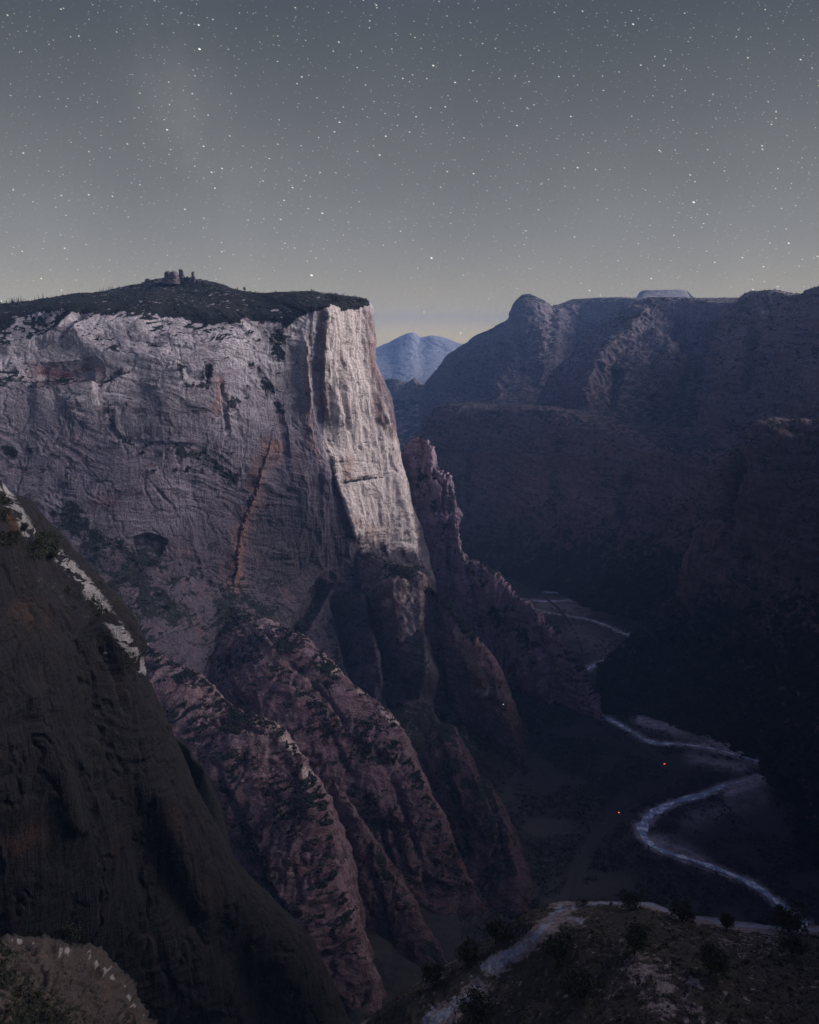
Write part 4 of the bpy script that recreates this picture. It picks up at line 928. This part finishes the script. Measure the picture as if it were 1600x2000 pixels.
# ================================================================== cars with their lights on
M_paint_d = flat_mat("dark_car_paint", (.05, .05, .06), .35, spec=.5); M_glass = flat_mat("car_glass", (.02, .02, .025), .1, spec=.6); M_tyre = flat_mat("tyre_rubber", (.02, .02, .02), .9)
M_tail = flat_mat("tail_light", (.5, .03, .02), .4, emit=(1.0, .13, .04), es=32.0)
M_lamp = flat_mat("lamp_glass", (.8, .8, .8), .4, emit=(.85, .92, 1.0), es=14.0)
def box(x0, x1, y0, y1, z0, z1, tx=0., ty=0.):
    V = np.array([(x0, y0, z0), (x1, y0, z0), (x1, y1, z0), (x0, y1, z0), (x0 + tx, y0 + ty, z1), (x1 - tx, y0 + ty, z1), (x1 - tx, y1 - ty, z1), (x0 + tx, y1 - ty, z1)], float)
    Fq = [(0, 3, 2, 1), (4, 5, 6, 7), (0, 1, 5, 4), (1, 2, 6, 5), (2, 3, 7, 6), (3, 0, 4, 7)]
    return V, np.array([t for q in Fq for t in ((q[0], q[1], q[2]), (q[0], q[2], q[3]))])
def make_car():
    e = bpy.data.objects.new("car", None); COL.objects.link(e)
    body = tri_obj("body", *join([box(-.9, .9, -2.2, 2.2, .35, .95, .08, .1), box(-.8, .8, -1.9, 1.0, .951, 1.5, .18, .5)]), M_paint_d, e)
    tri_obj("window", *box(-.66, .66, -1.62, .72, 1.02, 1.42, .12, .36), M_glass, e)
    for sx in (-1, 1):
        for sy in (-1.35, 1.35):
            V, Fc = cone_tris((sx * .72, sy, .33), (sx * .93, sy, .33), .33, .33, 14); tri_obj("wheel", V, Fc, M_tyre, e)
        tri_obj("tail_light", *box(sx * .68 - .2, sx * .68 + .2, -2.26, -2.16, .62, .86), M_tail, e)
    return e
def path_pose(path, px, py):
    X_, Y_, _ = proj(path); i = int(np.argmin(np.hypot(X_ - px, Y_ - py))); i = min(max(i, 1), len(path) - 2)
    t = path[i + 1] - path[i - 1]
    return path[i], math.atan2(t[1], t[0]) - math.pi / 2
car = make_car()
cars = [(road, 1294, 1494, "dark car with glowing red tail lights at the bend of the valley road", 0), (road, 1208, 1584, "dark car with dim red tail lights on the near valley road, left of the river", 0), (road_far, 985, 1133, "far dark car with tiny red tail lights behind the pinnacle spur", math.pi)]
for i, (pth, x, y, lab, rot) in enumerate(cars):
    if i == 0: e = car
    else:
        e = car.copy(); COL.objects.link(e)
        for ch in list(car.children):
            c = ch.copy(); COL.objects.link(c); c.parent = e
    p, a = path_pose(pth, x, y)
    if math.sin(a + math.pi / 2) < 0 and rot == 0: a += math.pi
    if rot and math.sin(a + math.pi / 2) < 0: a += math.pi
    e.location = (p[0], p[1], 1.0); e.rotation_euler = (0, 0, a); e['label'] = lab; e['category'] = 'car'; e['group'] = 'cars on the valley road'
p = locate(984, 1373)
ln = bpy.data.objects.new("headlamp", None); COL.objects.link(ln); ln.location = (p[0], p[1] - 1.0, p[2] + .3); ln['label'] = "tiny white lantern light shining on the dark ridge below the pale cliff"; ln['category'] = 'headlamp'  # a climber's headlamp, built as a small glass lamp with a base
tri_obj("base", *join([box(-.25, .25, -.25, .25, -.4, 0, .04, .04), box(-.22, .22, -.22, .22, .52, .64, .1, .1)]), M_paint_d, ln); V, Fc = cone_tris((0, 0, .01), (0, 0, .51), .2, .2, 10); tri_obj("glass", V, Fc, M_lamp, ln)

# ================================================================== haze
hz = bpy.data.meshes.new("haze")
V, Fc = box(-15000, 15000, -3000, 17500, -40, 1010)
add_arrays(hz, V, Fc)
mh, nt = new_mat("blue_air"); b = NB(nt); out = b.n('ShaderNodeOutputMaterial'); pv = b.n('ShaderNodeVolumePrincipled')
pv.inputs['Color'].default_value = (.27, .49, 1.0, 1); pv.inputs['Density'].default_value = 5.5e-5; pv.inputs['Anisotropy'].default_value = 0.0
b.l(pv.outputs[0], out.inputs['Volume']); hz.materials.append(mh)
ho = bpy.data.objects.new("haze", hz); COL.objects.link(ho); ho['kind'] = 'stuff'; ho['label'] = "blue evening haze filling the canyon"; ho['category'] = 'haze'

# ================================================================== light
SUN_EL, SUN_AZ = math.radians(26), math.radians(72)      # azimuth clockwise from +Y (view direction)
sd = Vector((math.sin(SUN_AZ) * math.cos(SUN_EL), math.cos(SUN_AZ) * math.cos(SUN_EL), math.sin(SUN_EL)))
sl = bpy.data.lights.new("sun", 'SUN'); so = bpy.data.objects.new("sun", sl); COL.objects.link(so)
sl.energy = 4.9; sl.angle = math.radians(38); sl.color = (1.0, .90, .85)
so.rotation_euler = (-sd).to_track_quat('-Z', 'Y').to_euler(); so.location = (3000, -500, 3000)

wd = bpy.data.worlds.new("World"); scene.world = wd; wd.use_nodes = True
nt = wd.node_tree; nt.nodes.clear(); b = NB(nt)
out = b.n('ShaderNodeOutputWorld'); bg = b.n('ShaderNodeBackground'); b.l(bg.outputs[0], out.inputs[0])
tc = b.n('ShaderNodeTexCoord'); d = tc.outputs['Generated']
sp = b.n('ShaderNodeSeparateXYZ'); b.l(d, sp.inputs[0])
rampn = b.n('ShaderNodeValToRGB'); cr = rampn.color_ramp; cr.interpolation = 'B_SPLINE'
def lin(c): return tuple(((v / 255) / 12.92 if v / 255 <= .04045 else ((v / 255 + .055) / 1.055) ** 2.4) for v in c) + (1,)
stops = [(0.0, (240, 214, 145)), (.015, (208, 190, 145)), (.035, (178, 166, 137)), (.065, (152, 147, 134)), (.10, (135, 134, 129)), (.15, (119, 120, 118)), (.22, (99, 102, 102)), (.32, (70, 74, 78)), (.5, (72, 76, 100)), (1.0, (84, 86, 124))]
cr.elements[0].position = 0; cr.elements[0].color = lin(stops[0][1]); cr.elements[1].position = 1; cr.elements[1].color = lin(stops[-1][1])
for p_, c_ in stops[1:-1]:
    e = cr.elements.new(p_); e.color = lin(c_)
b.l(b.math('MAXIMUM', sp.outputs[2], 0.0), rampn.inputs[0])
cl = b.noise(b.scale(d, (4.0, 4.0, 4.0)), 1, 3, .5)
clf = b.n('ShaderNodeMapRange'); b.l(cl, clf.inputs[0]); clf.inputs[1].default_value = .3; clf.inputs[2].default_value = .7; clf.inputs[3].default_value = .97; clf.inputs[4].default_value = 1.14
vm = b.n('ShaderNodeVectorMath', operation='SCALE'); b.l(rampn.outputs[0], vm.inputs[0]); b.l(clf.outputs[0], vm.inputs['Scale'])
sky = b.n('ShaderNodeTexSky', sky_type='NISHITA'); sky.sun_disc = False; sky.sun_elevation = SUN_EL; sky.sun_rotation = SUN_AZ
nsk = b.n('ShaderNodeVectorMath', operation='SCALE'); b.l(sky.outputs[0], nsk.inputs[0]); nsk.inputs['Scale'].default_value = .0005
tot = b.n('ShaderNodeVectorMath', operation='ADD'); b.l(vm.outputs[0], tot.inputs[0]); b.l(nsk.outputs[0], tot.inputs[1])
# stars: short trails, fixed in the sky dome
ysafe = b.math('MAXIMUM', sp.outputs[1], .05)
gu = b.math('DIVIDE', sp.outputs[0], ysafe); gv = b.math('DIVIDE', sp.outputs[2], ysafe)
ca, sa = math.cos(math.radians(-20)), math.sin(math.radians(-20))
al = b.math('ADD', b.math('MULTIPLY', gu, ca), b.math('MULTIPLY', gv, sa)); ac = b.math('SUBTRACT', b.math('MULTIPLY', gv, ca), b.math('MULTIPLY', gu, sa))
wu = b.math('DIVIDE', b.math('ADD', b.math('ADD', gu, .235), b.math('MULTIPLY', b.math('SUBTRACT', gv, .22), .22)), .045); wv = b.math('DIVIDE', b.math('SUBTRACT', gv, .22), .11)
wisp = b.math('EXPONENT', b.math('MULTIPLY', b.math('ADD', b.math('MULTIPLY', wu, wu), b.math('MULTIPLY', wv, wv)), -1.0))
wn = b.noise(b.scale(d, (14.0, 14.0, 9.0)), 1, 5, .6)
wisp = b.math('MULTIPLY', b.math('MULTIPLY', wisp, b.ramp(wn, .3, .7)), .045)
acc = wisp
for cell, rad, power, gain, off in ((105, 2.7, 1.8, 2.0, 0.0), (44, 2.0, 2.0, 1.3, 3.7), (25, 1.7, 2.0, .8, 9.1), (14, 1.5, 2.4, .45, 21.3)):
    cv = b.n('ShaderNodeCombineXYZ'); k = F / cell
    b.l(b.math('MULTIPLY_ADD', al, k, off), cv.inputs[0]); b.l(b.math('MULTIPLY_ADD', ac, k * 1.75, off * 1.3), cv.inputs[1])
    vo = b.n('ShaderNodeTexVoronoi', voronoi_dimensions='2D', feature='F1'); vo.inputs['Scale'].default_value = 1.0; b.l(cv.outputs[0], vo.inputs['Vector'])
    cs = b.n('ShaderNodeSeparateColor'); b.l(vo.outputs['Color'], cs.inputs[0])
    mag = b.math('POWER', cs.outputs[0], power)
    rr = b.math('MULTIPLY', b.math('ADD', b.math('MULTIPLY', mag, .7), .45), rad / cell)
    fl = b.math('SUBTRACT', 1.0, b.math('DIVIDE', vo.outputs['Distance'], rr), clamp=True)
    fl = b.math('MULTIPLY', b.math('POWER', fl, .8), b.math('MULTIPLY', b.math('MULTIPLY', mag, b.math('GREATER_THAN', cs.outputs[1], .25)), gain))
    acc = fl if acc is None else b.math('ADD', acc, fl)
acc = b.math('MULTIPLY', acc, b.math('GREATER_THAN', sp.outputs[1], .06))
stc = b.n('ShaderNodeVectorMath', operation='SCALE'); stc.inputs[0].default_value = (1.0, .98, .93); b.l(acc, stc.inputs['Scale'])
tot2 = b.n('ShaderNodeVectorMath', operation='ADD'); b.l(tot.outputs[0], tot2.inputs[0]); b.l(stc.outputs[0], tot2.inputs[1])
b.l(tot2.outputs[0], bg.inputs[0]); bg.inputs[1].default_value = 1.0

# ================================================================== render settings
scene.render.engine = 'CYCLES'
scene.view_settings.view_transform = 'Standard'; scene.view_settings.look = 'None'; scene.view_settings.gamma = 1; scene.view_settings.exposure = 0.0
cy = scene.cycles; cy.max_bounces = 4; cy.diffuse_bounces = 2; cy.glossy_bounces = 2; cy.transparent_max_bounces = 4; cy.volume_bounces = 0
cy.use_denoising = True; cy.denoising_input_passes = 'RGB_ALBEDO_NORMAL'; cy.sample_clamp_indirect = 2.0
for q in PATCH: print(q, "z", round(PATCH[q]['W'][..., 2].min()), round(PATCH[q]['W'][..., 2].max()))
